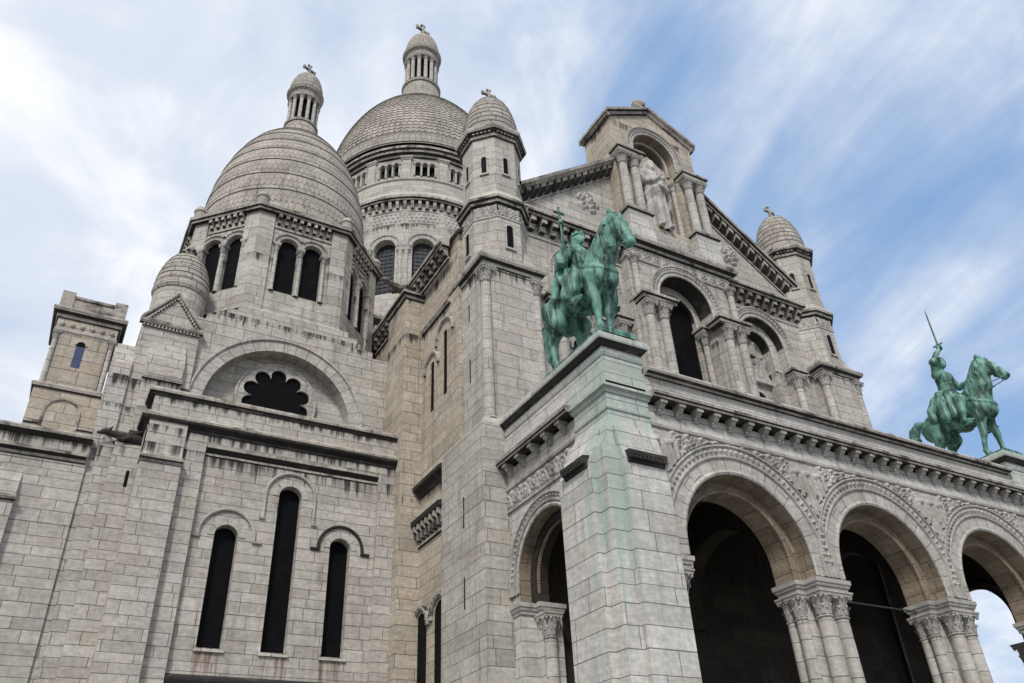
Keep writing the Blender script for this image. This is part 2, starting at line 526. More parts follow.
    def ball(s, c, r, seg=10, m=0, sz=1.0):
        k = seg // 2
        s.lathe(c[0], c[1], [(max(r * sin(pi * i / k), 0.001), c[2] - r * sz * cos(pi * i / k)) for i in range(k + 1)], seg, m=m)


def depth(p):
    k = 0
    while p is not None:
        k += 1
        p = p.parent
    return k


def obj(name, mb, mats, parent=None, smooth=False, loc=None, rotz=0.0, sharp=None):
    while parent is not None and depth(parent) > 2:
        parent = parent.parent
    if isinstance(mb, MB):
        me = bpy.data.meshes.new(name)
        me.from_pydata(mb.v, [], mb.f)
        uvl = me.uv_layers.new(name='UVMap')
        uvl.data.foreach_set('uv', np.array(mb.uv, dtype=np.float32).ravel())
        mats = list(mats) if isinstance(mats, (list, tuple)) else [mats]
        mi = np.array(mb.mi, dtype=np.int32)
        if 'soot' in mats:           # moulding undersides turn black: soot crust plus shade painted into the colour
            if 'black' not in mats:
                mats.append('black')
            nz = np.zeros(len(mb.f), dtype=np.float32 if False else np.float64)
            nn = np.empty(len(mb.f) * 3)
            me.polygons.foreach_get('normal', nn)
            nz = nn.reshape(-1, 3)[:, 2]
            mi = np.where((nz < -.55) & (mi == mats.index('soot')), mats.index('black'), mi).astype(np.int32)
        for q in mats:
            me.materials.append(M[q])
        me.polygons.foreach_set('material_index', mi)
        if smooth:
            me.polygons.foreach_set('use_smooth', np.ones(len(mb.f), dtype=bool))
            if sharp:
                me.set_sharp_from_angle(angle=radians(sharp))
        me.update()
    else:
        me = mb
    o = bpy.data.objects.new(name, me)
    COL.objects.link(o)
    base = Vector((0, 0, 0))
    if parent is not None:
        o.parent = parent
        base = -parent_origin(parent)
    o.location = base + (Vector(loc) if loc else Vector((0, 0, 0)))
    o.rotation_euler = (0, 0, rotz)
    return o


def parent_origin(p):
    v = Vector((0, 0, 0))
    while p is not None:
        v += Vector(p.location)
        p = p.parent
    return v


def thing(name, label, cat, loc=(0, 0, 0), group=None):
    o = bpy.data.objects.new(name, None)
    COL.objects.link(o)
    o.location = loc
    o.empty_display_size = 0.5
    o['label'] = label
    o['category'] = cat
    if group:
        o['group'] = group
    return o


def poly_ring(cx, cy, apo, n=8, rot=None):
    """counter-clockwise regular outline with a flat side facing -Y"""
    rc = apo / cos(pi / n)
    a0 = -pi / 2 - pi / n if rot is None else rot
    return [(cx + rc * cos(a0 + 2 * pi * i / n), cy + rc * sin(a0 + 2 * pi * i / n)) for i in range(n)]


def rect_ring(x0, x1, y0, y1):
    return [(x0, y0), (x1, y0), (x1, y1), (x0, y1)]


# ------------------------------------------------------------------ columns and capitals
_cols = {}


def column_mesh(r, h, cap=0.9, leaves=8, mat='vous', base=True, rot=0.0):
    key = (round(r, 3), round(h, 3), cap, leaves, mat, base, rot)
    if key in _cols:
        return _cols[key]
    b = MB()
    hb = r * 0.9 if base else 0.0
    if base:
        b.lathe(0, 0, [(r * 1.35, 0), (r * 1.42, hb * .2), (r * 1.35, hb * .4), (r * 1.12, hb * .5), (r * 1.12, hb * .62), (r * 1.22, hb * .75), (r * 1.15, hb * .9), (r, hb)], 18)
    zc = h - cap
    b.lathe(0, 0, [(r, hb), (r * 0.985, hb + (zc - hb) * .5), (r * 0.93, zc - r * .12)], 18)
    b.lathe(0, 0, [(r * .93, zc - r * .12), (r * 1.08, zc - r * .08), (r * 1.12, zc), (r * 1.06, zc + r * .08), (r * .93, zc + r * .10)], 18)
    # bell
    ab = cap * 0.20
    zt = h - ab
    b.lathe(0, 0, [(r * .93, zc + r * .10), (r * .98, zc + cap * .35), (r * 1.12, zc + cap * .58), (r * 1.38, zt)], 18, m=1)
    for tier, (za, zb, fl, off) in enumerate(((0.08, 0.46, 1.42, 0), (0.30, 0.80, 1.62, pi / leaves))):
        for i in range(leaves):
            a = 2 * pi * i / leaves + off
            z0, z1 = zc + cap * za, zc + cap * zb
            w = r * 2.3 / leaves
            sec = [(r * 1.0, z0, w), (r * 1.13, z0 + (z1 - z0) * .55, w * 1.1), (r * fl * .94, z1, w * .85), (r * fl, z1 - cap * .05, w * .5), (r * fl * .95, z1 - cap * .12, w * .15)]
            rows = []
            for (rr, z, ww) in sec:
                row = []
                for q in (-1, 0, 1):
                    bul = 0.06 * r if q == 0 else 0.0
                    row.append(((rr + bul) * cos(a) - q * ww * sin(a), (rr + bul) * sin(a) + q * ww * cos(a), z))
                rows.append(row)
            b.grid(rows, m=1)
    for i in range(4):
        a = rot + pi / 4 + i * pi / 2
        b.ball((r * 1.72 * cos(a), r * 1.72 * sin(a), zt - r * .16), r * .24, 8, m=1)
    e = r * 1.42
    sq = [(e * (cos(rot) * x - sin(rot) * y), e * (sin(rot) * x + cos(rot) * y)) for x, y in ((-1, -1), (1, -1), (1, 1), (-1, 1))]
    b.ring(sq, [(-r * .2, zt), (0, zt), (r * .04, zt + ab * .5), (r * .16, zt + ab * .62), (r * .16, h)], m=1)
    b.face([(p[0], p[1], h) for p in sq], m=1)
    me = obj_mesh('column', b, [mat, 'carved'], 50)
    _cols[key] = me
    return me


def obj_mesh(name, mb, mats, sharp=None):
    o = obj(name, mb, mats, smooth=sharp is not None, sharp=sharp)
    me = o.data
    bpy.data.objects.remove(o)
    return me


def column(parent, x, y, z0, z1, r, cap=0.9, leaves=8, mat='vous', base=True, name='column', rot=0.0):
    return obj(name, column_mesh(r, z1 - z0, cap, leaves, mat, base, rot), None, parent, loc=(x, y, z0))


# ------------------------------------------------------------------ carved relief (height fields)


def scroll_h(u, v, H):
    """running foliage scroll in a band of height H; v from 0 to H. returns height 0..1"""
    P = H * 0.95
    k = np.floor(u / P)
    x = (u / P - k - 0.5) * P
    y = v - H / 2
    sg = np.where(k % 2 == 0, 1.0, -1.0)
    rho = np.hypot(x, y) / (P * 0.5)
    th = np.arctan2(y * sg, x)
    sp = (rho * 2.1 - th / (2 * pi)) % 1.0
    stem = np.exp(-((sp - 0.5) / 0.17) ** 2) * np.clip(1.12 - rho, 0, 1) ** .3
    leaf = (0.5 + 0.5 * np.sin(th * 7 + rho * 9)) * np.exp(-((rho - 0.62) / 0.22) ** 2)
    ros = np.exp(-(rho / 0.20) ** 2)
    corner = np.exp(-((np.abs(x) - P / 2) ** 2 + (np.abs(y) - H * .36) ** 2) / (0.16 * H) ** 2)
    return np.clip(np.maximum.reduce([stem * .9, leaf * .75, ros, corner * .8]), 0, 1)


def relief(mb, F, u0, u1, z0, z1, n, dep, fn, res=0.06, mask=None, m=0):
    nu, nz = max(3, int((u1 - u0) / res)), max(3, int((z1 - z0) / res))
    uu = np.linspace(u0, u1, nu)
    zz = np.linspace(z0, z1, nz)
    U, Z = np.meshgrid(uu, zz)
    Hh = fn(U, Z) * dep
    keep = np.ones_like(U, bool) if mask is None else mask(U, Z)
    i0 = len(mb.v)
    for i in range(nz):
        for j in range(nu):
            mb.v.append(F.p(U[i, j], Z[i, j], n + Hh[i, j]))
    for i in range(nz - 1):
        for j in range(nu - 1):
            if keep[i, j] and keep[i + 1, j + 1] and keep[i, j + 1] and keep[i + 1, j]:
                a = i0 + i * nu + j
                mb.f.append((a, a + 1, a + nu + 1, a + nu))
                mb.uv.extend(((0, 0),) * 4)
                mb.mi.append(m)


def leaf_ring(mb, F, uc, zs, r0, r1, n, count, dep=0.1, a0=pi, a1=0.0, m=0):
    """row of small raised leaves round an arch"""
    rm = (r0 + r1) / 2
    da = (a1 - a0) / count
    for i in range(count):
        a = a0 + da * (i + .5)
        h = da * .46
        P = lambda aa, rr, nn: F.p(uc + rr * cos(aa), zs + rr * sin(aa), nn)
        q = [P(a - h, rm, n), P(a, r0, n), P(a + h, rm, n), P(a, r1, n)]
        c = P(a, rm, n + dep)
        for j in range(4):
            mb.face([q[j], q[(j + 1) % 4], c], uv=((0, 0),) * 3, m=m)


def cross(b, x, y, z, h, w=None, t=None, rot=0.0, m=0):
    """trefoil-ended stone cross on a knob, arms along X turned by rot"""
    w = w or h * .62
    t = t or h * .13
    a = math.degrees(rot)
    F = Fr(x, y, a)
    b.lathe(x, y, [(t * 1.1, z), (t * 1.9, z + h * .05), (t * 1.5, z + h * .12), (t * .7, z + h * .2), (t * .6, z + h * .25)], 10, m=m)
    b.box(F, -t / 2, t / 2, z + h * .2, z + h * .97, -t / 2, t / 2, m=m, back=True)
    b.box(F, -w / 2, -t / 2, z + h * .60, z + h * .60 + t, -t * .45, t * .45, m=m, back=True)
    b.box(F, t / 2, w / 2, z + h * .60, z + h * .60 + t, -t * .45, t * .45, m=m, back=True)
    for u, zz in ((-w / 2, z + h * .60 + t / 2), (w / 2, z + h * .60 + t / 2), (0, z + h * .97)):
        for du, dz in ((0, 0), (.55, .55), (-.55, .55)):
            p = F.p(u + du * t * (1 if abs(u) < 1e-6 else .0) + (0 if abs(u) < 1e-6 else (t * .3 if u > 0 else -t * .3)), zz + (dz * t * .5 if abs(u) < 1e-6 else (du * t)), 0)
            b.ball(p, t * .62, 8, m=m)

# ================================================================== ground
g = MB()
g.face([(-600, -600, -1.7), (600, -600, -1.7), (600, 600, -1.7), (-600, 600, -1.7)])
go = obj('ground', g, 'paving')
go['kind'] = 'structure'
st = MB()
for i in range(9):
    st.box(Fr(0, 20.0), 13.5 - .0, 45.0, -1.7 + i * .19, -1.7 + (i + 1) * .19, -9.2, 5.2 - i * .45)
so = obj('steps', st, 'pale')
so['kind'] = 'structure'

# ================================================================== basilica
B = thing('basilica', 'pale limestone basilica with ovoid domes, arcaded porch and gabled facade', 'church', (29.2, 20.0, -1.7))
XC = 29.2
FS = lambda y: Fr(0, y, 0)            # south facing wall at depth y, u = X
FW = lambda x: Fr(x, 0, -90)          # west facing wall at x, u = -Y
FE = lambda x: Fr(x, 0, 90)           # east facing wall at x, u = Y

F0 = Fr(0, 0, 0)
# ------------------------------------------------------------------ porch
AC = (21.7, 29.25, 36.8)
ZS = 9.4
PX0, PX1 = 16.0, 42.5
b = MB()
F = FS(20.35)
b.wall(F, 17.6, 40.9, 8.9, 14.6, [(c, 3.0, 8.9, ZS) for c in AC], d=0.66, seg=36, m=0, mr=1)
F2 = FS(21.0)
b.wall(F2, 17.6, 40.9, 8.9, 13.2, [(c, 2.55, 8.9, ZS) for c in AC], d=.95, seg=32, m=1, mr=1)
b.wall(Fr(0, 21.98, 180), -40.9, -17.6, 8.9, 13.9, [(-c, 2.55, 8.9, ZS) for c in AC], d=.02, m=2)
# piers under the arches
for c in ((AC[0] + AC[1]) / 2, (AC[1] + AC[2]) / 2):
    b.extrude(rect_ring(c - .50, c + .50, 20.75, 21.05), -1.7, 8.9, m=0)
    b.extrude(rect_ring(c - .92, c + .92, 21.05, 21.95), -1.7, 8.9, m=0)
for x0, x1 in ((17.6, 18.5), (40.0, 40.9)):
    b.extrude(rect_ring(x0, x1, 20.55, 21.05), -1.7, 8.9, m=0)
    b.extrude(rect_ring(x0 - .2, x1 + .2, 21.05, 21.95), -1.7, 8.9, m=0)
# side walls
b.wall(FW(PX0), -27.9, -22.0, 8.9, 14.6, [(-25.0, 2.2, 8.9, 9.7)], d=.5, seg=30, m=0, mr=1)
b.wall(FW(PX0 + .5), -27.9, -22.0, 8.9, 14.6, [(-25.0, 1.85, 8.9, 9.7)], d=.6, seg=30, m=2, mr=2)
b.wall(FE(PX1), 22.0, 27.9, 8.9, 14.6, [(25.0, 2.2, 8.9, 9.7)], d=.5, seg=30, m=0, mr=1)
b.wall(FE(PX1 - .5), 22.0, 27.9, 8.9, 14.6, [(25.0, 1.85, 8.9, 9.7)], d=.6, seg=30, m=2, mr=2)
for (xa, xb) in ((PX0, PX0 + 1.6), (PX1 - 1.6, PX1)):
    b.extrude(rect_ring(xa, xb, 27.18, 27.9), -1.7, 8.9)
    b.extrude(rect_ring(xa + .7 if xa < 20 else xa, xb if xa < 20 else xb - .7, 26.83, 27.18), -1.7, 8.9)
    b.extrude(rect_ring(xa + .05, xb - .05, 22.0, 22.8), -1.7, 8.9)
# ceiling, floor, back wall
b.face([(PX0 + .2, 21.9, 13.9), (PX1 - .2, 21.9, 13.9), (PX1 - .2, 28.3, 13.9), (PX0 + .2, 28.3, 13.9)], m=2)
b.face([(PX0 + .2, 20.6, .008), (PX1 - .2, 20.6, .008), (PX1 - .2, 28.3, .008), (PX0 + .2, 28.3, .008)], m=0)
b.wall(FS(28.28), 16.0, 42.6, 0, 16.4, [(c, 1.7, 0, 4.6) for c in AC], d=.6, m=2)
b.rect(FS(27.77), 16.4, 19.2, 0, 13.9, 0, 2)  # dark sheets over the turret walls, standing in for porch shade
b.rect(FS(27.77), 39.0, 42.1, 0, 13.9, 0, 2)
# terrace behind the parapet
b.face([(PX0 + .3, 20.6, 15.1), (PX1 - .3, 20.6, 15.1), (PX1 - .3, 28.4, 15.1), (PX0 + .3, 28.4, 15.1)])
# transverse ribs of the porch vault
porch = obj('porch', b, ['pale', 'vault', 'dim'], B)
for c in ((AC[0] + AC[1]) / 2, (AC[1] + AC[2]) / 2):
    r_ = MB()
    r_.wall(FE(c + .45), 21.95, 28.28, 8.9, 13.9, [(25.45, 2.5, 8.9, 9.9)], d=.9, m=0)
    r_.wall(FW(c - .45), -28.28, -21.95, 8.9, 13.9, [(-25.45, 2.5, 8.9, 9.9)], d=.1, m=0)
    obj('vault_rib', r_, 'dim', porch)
for c in AC:
    d_ = MB()
    d_.opening(FS(28.8), c, 1.7, 0.01, 4.6)
    for k in (-1.1, -.55, .0, .55, 1.1):
        d_.box(FS(28.8), c + k - .03, c + k + .03, .1, 4.8, 0, .05)
    d_.box(FS(28.8), c - 1.65, c + 1.65, 4.45, 4.7, 0, .12)
    obj('door', d_, 'wood', porch)
    d_ = MB()
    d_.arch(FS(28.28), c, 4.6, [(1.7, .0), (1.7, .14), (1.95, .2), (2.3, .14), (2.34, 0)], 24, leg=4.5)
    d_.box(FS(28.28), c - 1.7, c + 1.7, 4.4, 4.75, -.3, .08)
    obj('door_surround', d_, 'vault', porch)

# archivolts of the front and the sides
AP = [(3.0, -.02), (3.02, .10), (3.10, .14), (3.16, .10), (3.18, .04)]


def archivolt(parent, F, c, zs, ri, rc, ro, count, n=0.0, mat='vous', seg=40, dep=.10, leg=.45):
    a = MB()
    a.arch(F, c, zs, [(ri, n - .02), (ri, n + .05), (ri + .08, n + .09), (ri + .16, n + .05), (ri + .18, n + .03), (rc - .03, n + .03)], seg, leg=leg)
    a.arch(F, c, zs, [(rc - .03, n + .03), (rc, n + .11), (rc + .06, n + .12), (rc + .09, n + .07), (ro - .09, n + .09), (ro - .06, n + .17), (ro, n + .16), (ro, n - .01)], seg, leg=leg, m=1)
    leaf_ring(a, F, c, zs, rc + .10, ro - .10, n + .085, count, dep, m=1)
    return obj('archivolt', a, [mat, 'carved'], parent, smooth=True, sharp=35)


for c in AC:
    archivolt(porch, F, c, ZS, 3.0, 3.66, 4.16, 46)
    k = MB()
    k.arch(F2, c, ZS, [(2.50, -.02), (2.50, .06), (2.56, .10), (2.62, .06), (2.64, .02), (2.68, .02), (2.72, .07), (2.78, .05), (2.8, .0)], 36, leg=.45)
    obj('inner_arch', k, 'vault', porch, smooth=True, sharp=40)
for FF, u in ((FW(PX0), -25.0), (FE(PX1), 25.0)):
    archivolt(porch, FF, u, 9.7, 2.2, 2.42, 2.78, 34, mat='pale')
for FF, u in ((FW(PX0 + .7), -25.0), (FE(PX1 - .7), 25.0)):
    k = MB()
    k.arch(FF, u, 9.7, [(1.83, -.02), (1.83, .10), (1.95, .16), (2.1, .10), (2.16, .0)], 30, leg=.45)
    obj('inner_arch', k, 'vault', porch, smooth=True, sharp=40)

# imposts over the capitals, with their columns
IMP = [(-.02, 8.44), (.04, 8.48), (.05, 8.58), (.10, 8.62), (.12, 8.70), (.16, 8.74), (.17, 8.90), (-.03, 8.91)]
for c in ((AC[0] + AC[1]) / 2, (AC[1] + AC[2]) / 2):
    k = MB()
    pl = [(c - .76, 20.42), (c + .76, 20.42), (c + .76, 21.03), (c + 1.18, 21.03), (c + 1.18, 21.93), (c - 1.18, 21.93), (c - 1.18, 21.03), (c - .76, 21.03)]
    k.ring(pl, IMP)
    obj('impost', k, 'carved', porch)
    for dx, y, r in ((-.42, 20.72, .295), (.42, 20.72, .295), (-.95, 21.32, .25), (.95, 21.32, .25), (-.95, 21.78, .22), (.95, 21.78, .22)):
        column(porch, c + dx, y, -.1, 8.46, r, .9)
    s_ = MB()
    s_.box(FS(20.35), c - 1.3, c + 1.3, -1.7, -.1, -2.4, .05)
    obj('pedestal', s_, 'pale', porch)
for x, sg in ((17.6, 1), (40.9, -1)):
    k = MB()
    xs = sorted((x, x + sg * 1.05))
    xt = sorted((x, x + sg * 1.5))
    k.ring(rect_ring(xs[0], xs[1], 20.42, 21.03), IMP)
    k.ring(rect_ring(xt[0], xt[1], 21.04, 21.93), IMP)
    obj('impost', k, 'carved', porch)
    column(porch, x + sg * .70, 20.74, -.1, 8.46, .29, .9)
    column(porch, x + sg * 1.2, 21.4, -.1, 8.46, .25, .9)
for FF, sg in ((FW(PX0), -1), (FE(PX1), 1)):
    k = MB()
    xo = FF.x
    for xa, xb, ya, yb in ((xo, xo - sg * .72, 27.15, 27.95), (xo - sg * .7, xo - sg * 1.6, 26.85, 27.95)):
        xs = sorted((xa, xb))
        k.ring(rect_ring(xs[0], xs[1], ya, yb), IMP)
    obj('impost', k, 'carved', porch)
    column(porch, xo - sg * .95, 26.72, -.1, 8.46, .26, .9)
    column(porch, xo - sg * .95, 23.25, -.1, 8.46, .26, .9)

# tie rod in the middle arch
k = MB()
k.lathe(0, 0, [(.035, 0), (.035, 6.1)], 8)
tr = obj('tie_rod', k, 'iron', porch, loc=(26.2, 21.6, 8.62))
tr.rotation_euler = (0, pi / 2, 0)

# carved spandrels of the front
k = MB()


def sp_mask(U, Z):
    m = np.ones_like(U, bool)
    for c in AC:
        m &= np.hypot(U - c, np.maximum(Z - ZS, 0)) > 4.2
    return m


def sp_fn(U, Z):
    s1 = scroll_h(U + .2 * np.sin(Z * 2.1), (Z - 10.02) % .73, .73)
    # figures in the middle of each spandrel
    f = np.zeros_like(U)
    for c in (17.9, (AC[0] + AC[1]) / 2, (AC[1] + AC[2]) / 2, 40.6):
        for dx in (-.62, .0, .62):
            w = .24 + .05 * np.sin(Z * 5 + dx)
            body = np.exp(-((U - c - dx) / w) ** 4) * (Z < 12.95) * (Z > 11.2) * (.55 + .45 * np.sin((U - c) * 34 + Z * 4 + dx * 9))
            head = np.exp(-(np.hypot(U - c - dx, Z - 13.08) / .17) ** 4)
            wing = np.exp(-((np.abs(U - c - dx) - .34) / .10) ** 2) * (Z > 12.2) * (Z < 13.2) * .6
            f = np.maximum(f, np.maximum(body, np.maximum(head * 1.1, wing)))
    near = np.min([np.abs(U - c) for c in (17.9, (AC[0] + AC[1]) / 2, (AC[1] + AC[2]) / 2, 40.6)], axis=0)
    s1 = s1 * np.clip((near - .7) / .25, 0.15, 1)
    return np.maximum(s1 * .8, f)


relief(k, FS(20.35), 17.75, 40.75, 11.1, 13.66, .006, .26, sp_fn, .04, sp_mask)
obj('spandrel_relief', k, 'carved', porch, smooth=True)
for FF, u0, u1 in ((FW(PX0), -27.78, -22.25), (FE(PX1), 22.25, 27.78)):
    k = MB()
    relief(k, FF, u0, u1, 12.86, 13.62, .006, .14, lambda U, Z: scroll_h(U, Z - 12.86, .76), .04)
    k.box(FF, u0 - .1, u1 + .1, 12.72, 12.82, 0, .09)
    obj('scroll_frieze', k, 'carved', porch, smooth=True)

# string course, corbels and cornice round the porch
OUT = [(PX0, 27.85), (PX0, 22.3)]
runs = [([(PX0, 27.85), (PX0, 22.28)], 0), ([(17.82, 20.35), (40.72, 20.35)], 0), ([(PX1, 22.28), (PX1, 27.85)], 0)]
k = MB()
for pl, _ in runs:
    k.ring(pl, [(0, 13.66), (.10, 13.70), (.12, 13.80), (.04, 13.86), (0, 13.86)], closed=False)
obj('string_course', k, 'carved', porch)
cb = MB()
cb.prism(Fr(0, 0, 0), -.10, .10, [(0, .20), (.10, .22), (.16, .30), (.12, .35), (.22, .40), (.32, .48), (.34, .57), (0, .57)])
cb.box(Fr(0, 0, 0), -.15, .15, .57, .70, 0, .42)
cb.ball((-.085, -.15, .33), .055, 6)
cb.ball((.085, -.15, .33), .055, 6)
cb_me = obj_mesh('corbel', cb, ['carved'])
for i in range(26):
    obj('corbel', cb_me, None, porch, loc=(18.35 + i * .872, 20.35, 14.02))
for i in range(5):
    obj('corbel', cb_me, None, porch, loc=(PX0, 27.35 - i * 1.06, 14.02), rotz=-pi / 2)
    obj('corbel', cb_me, None, porch, loc=(PX1, 27.35 - i * 1.06, 14.02), rotz=pi / 2)
k = MB()
for pl, _ in runs:
    k.ring(pl, [(0, 14.72), (.48, 14.725), (.50, 14.80), (.56, 14.84), (.58, 14.95), (.46, 15.02), (.10, 15.06), (0, 15.06)], closed=False)
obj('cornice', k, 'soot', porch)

# parapet of the front, lower than the side plinths
k = MB()
k.box(FS(20.35), 17.7, 40.85, 15.0, 15.92, -.9, .0)
par = obj('parapet', k, 'pale', B)
k = MB()
k.ring([(17.92, 20.35), (40.62, 20.35)], [(0, 15.86), (.10, 15.87), (.14, 15.94), (.30, 15.97), (.34, 16.06), (.30, 16.16), (-.95, 16.22)], closed=False)
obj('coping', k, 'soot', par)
# corner piers with weathered buttresses; the statues stand on them
for sg, name in ((1, 'W'), (-1, 'E')):
    X = (lambda x: x) if sg == 1 else (lambda x: 2 * XC - x + .1)
    SX = lambda a, c: tuple(sorted((X(a), X(c))))
    b = MB()
    x0, x1 = SX(15.3, 17.75)
    b.extrude(rect_ring(x0, x1, 19.95, 22.5), -1.7, 12.3, top=False)
    # buttress faces, standing clear of the corner
    wx = SX(15.04, 15.3)
    b.extrude(rect_ring(wx[0], wx[1], 20.5, 22.45), -1.7, 11.75, top=False)
    sx = SX(15.92, 17.75)
    b.extrude(rect_ring(sx[0], sx[1], 19.7, 19.95), -1.7, 11.75, top=False)
    # weatherings
    ub = SX(15.86, 17.75)
    P = lambda x, y, z: (X(x), y, z)
    b.face([P(15.3, 22.5, 12.0), P(15.3, 19.95, 12.0), P(15.86, 20.2, 13.7), P(15.86, 22.3, 13.7)])
    b.face([P(15.3, 19.95, 12.0), P(17.75, 19.95, 12.0), P(17.75, 20.2, 13.7), P(15.86, 20.2, 13.7)])
    b.face([P(15.04, 22.45, 11.75), P(15.04, 20.5, 11.75), P(15.60, 20.5, 13.2), P(15.60, 22.45, 13.2)])
    b.face([P(15.04, 20.5, 11.75), P(15.60, 20.5, 13.2), P(15.60, 20.5, 11.75)])
    b.face([P(15.92, 19.7, 11.75), P(17.75, 19.7, 11.75), P(17.75, 20.06, 13.2), P(15.92, 20.06, 13.2)])
    b.face([P(15.92, 19.7, 11.75), P(15.92, 20.06, 13.2), P(15.92, 20.06, 11.75)])
    b.extrude(rect_ring(ub[0], ub[1], 20.2, 22.3), 12.6, 15.1)
    pp = SX(15.98, 17.76)
    b.extrude(rect_ring(pp[0], pp[1], 20.26, 27.85), 15.0, 16.68)
    b.ring(rect_ring(pp[0] - .01, pp[1] + .01, 20.25, 27.85), [(0, 15.60), (.04, 15.57), (.05, 15.2), (.05, 14.9)])
    pr = obj('corner_pier', b, 'pier', B)
    for FF, u0, u1 in ((FW(X(15.04)) if sg == 1 else FE(X(15.04)), *(((-22.0), (-20.62)) if sg == 1 else (20.62, 22.0))), (FS(19.7), *SX(16.05, 17.62))):
        k = MB()
        k.prism(FF, u0, u1, [(0, 11.62), (.06, 11.64), (.10, 11.78), (.22, 11.86), (.24, 11.98), (.18, 12.05), (-.15, 12.10), (-.15, 11.62)])
        q = int((u1 - u0) / .17)
        for i in range(q):
            u = u0 + (i + .5) * (u1 - u0) / q
            k.ball(FF.p(u, 11.80, .15), .095, 6)
        obj('ledge', k, 'black', pr)
    k = MB()
    k.ring(rect_ring(ub[0], ub[1], 20.2, 22.3), [(0, 13.86), (.05, 13.9), (.06, 13.98), (0, 14.02)])
    k.ring(rect_ring(ub[0], ub[1], 20.2, 22.3), [(0, 14.56), (.06, 14.58), (.09, 14.70), (.20, 14.76), (.20, 14.86), (0, 14.93)])
    obj('string_course', k, 'pier', pr)
    k = MB()
    k.ring(rect_ring(pp[0], pp[1], 20.26, 27.84), [(0, 16.22), (.04, 16.24), (.08, 16.34), (.10, 16.40), (0, 16.42)], m=0)
    k.ring(rect_ring(pp[0], pp[1], 20.26, 27.84), [(0, 16.62), (.12, 16.66), (.20, 16.78), (.25, 16.82)], m=1)
    k.ring(rect_ring(pp[0], pp[1], 20.26, 27.84), [(.25, 16.82), (.28, 16.88), (.28, 17.06), (.22, 17.14), (-.3, 17.22), (-.88, 17.24)], m=0)
    obj('coping', k, ['pier', 'black'], pr)

# ------------------------------------------------------------------ facade
b = MB()
FC = FS(28.4)
b.wall(FC, 25.1, 33.2, 14, 33.4, [(29.15, 1.97, 14, 28.15)], d=1.1, seg=32, m=0, mr=0, ms=1)
b.wall(FS(29.5), 26.9, 31.4, 14, 31, [(29.15, 1.55, 14, 28.0)], d=.5, seg=28, m=0, ms=1)
b.rect(FW(25.1), -29.2, -28.4, 14, 33.4)
b.rect(FE(33.2), 28.4, 29.2, 14, 33.4)
SB = (22.35, 35.8)
FB = FS(29.05)
b.wall(FB, 18.4, 25.1, 14, 32.4, [(SB[0], 1.8, 14, 27.8)], d=.55, seg=28, ms=1)
b.wall(FB, 33.2, 40.0, 14, 32.4, [(SB[1], 1.8, 14, 27.8)], d=.55, seg=28, ms=1)
for c in SB:
    b.wall(FS(29.6), c - 1.9, c + 1.9, 14, 31, [(c, 1.15, 14, 27.75)], d=.7, seg=24, ms=1)
    b.rect(FS(30.3), c - 1.3, c + 1.3, 14, 30)
# gable wall behind the raking cornice
gz = lambda x: 41.55 - .755 * abs(x - XC)
b.face([(18.4, 29.35, 32.3), (40.0, 29.35, 32.3), (40.0, 29.35, gz(40.0)), (XC, 29.35, gz(XC)), (18.4, 29.35, gz(18.4))])
fac = obj('facade', b, ['stone', 'black'], B)
k = MB()
k.opening(FS(29.78), 29.15, 1.54, 14.5, 28.0)
obj('window', k, 'glass', fac)
archivolt(fac, FC, 29.15, 28.15, 1.97, 2.28, 2.68, 30, leg=.8)
k = MB()
k.arch(FS(29.5), 29.15, 28.0, [(1.53, -.02), (1.53, .06), (1.62, .10), (1.72, .06), (1.76, 0)], 28, leg=.6)
obj('inner_arch', k, 'vous', fac, smooth=True, sharp=40)
for c in SB:
    archivolt(fac, FB, c, 27.8, 1.8, 2.12, 2.52, 28, leg=1.6)
    k = MB()
    k.arch(FS(29.6), c, 27.75, [(1.13, -.02), (1.13, .06), (1.24, .10), (1.34, .05), (1.7, .03)], 26, leg=1.6)
    obj('inner_arch', k, 'vous', fac, smooth=True, sharp=40)
    # carved scene with a small window below it
    k = MB()

    def scene_fn(U, Z, c=c):
        f = np.zeros_like(U)
        for dx, z0, z1, w in ((-.55, 25.9, 27.7, .30), (.15, 26.0, 28.1, .34), (.72, 25.9, 27.2, .28), (-.15, 25.8, 26.9, .30)):
            body = np.exp(-((U - c - dx - .1 * np.sin(Z * 4)) / w) ** 4) * (Z < z1) * (.7 + .3 * np.sin(U * 31 + Z * 9))
            head = np.exp(-(np.hypot(U - c - dx, Z - z1 - .14) / .19) ** 4)
            f = np.maximum(f, np.maximum(body, head * 1.05))
        return f

    relief(k, FS(30.28), c - 1.14, c + 1.14, 25.7, 28.6, .0, .34, scene_fn, .045)
    k.box(FS(30.28), c - 1.15, c + 1.15, 25.35, 25.68, 0, .28)
    obj('carved_panel', k, 'carved', fac, smooth=True)
    k = MB()
    k.opening(FS(30.31), c, .42, 22.6, 24.3, n=.02)
    obj('window', k, 'glass', fac)
    k = MB()
    k.arch(FS(30.3), c, 24.3, [(.42, 0), (.42, .12), (.6, .12), (.62, 0)], 16, leg=.2)
    obj('window_hood', k, 'vous', fac)

# columns and imposts of the facade
def impost(parent, pl, z0, z1, closed=True, mat='soot', o=.22):
    k = MB()
    h = z1 - z0
    k.ring(pl, [(0, z0), (o * .35, z0 + h * .2), (o * .45, z0 + h * .5), (o * .9, z0 + h * .65), (o, z1 - h * .1), (o * .8, z1), (-.4, z1 + .02)], closed=closed)
    return obj('impost', k, mat, parent)


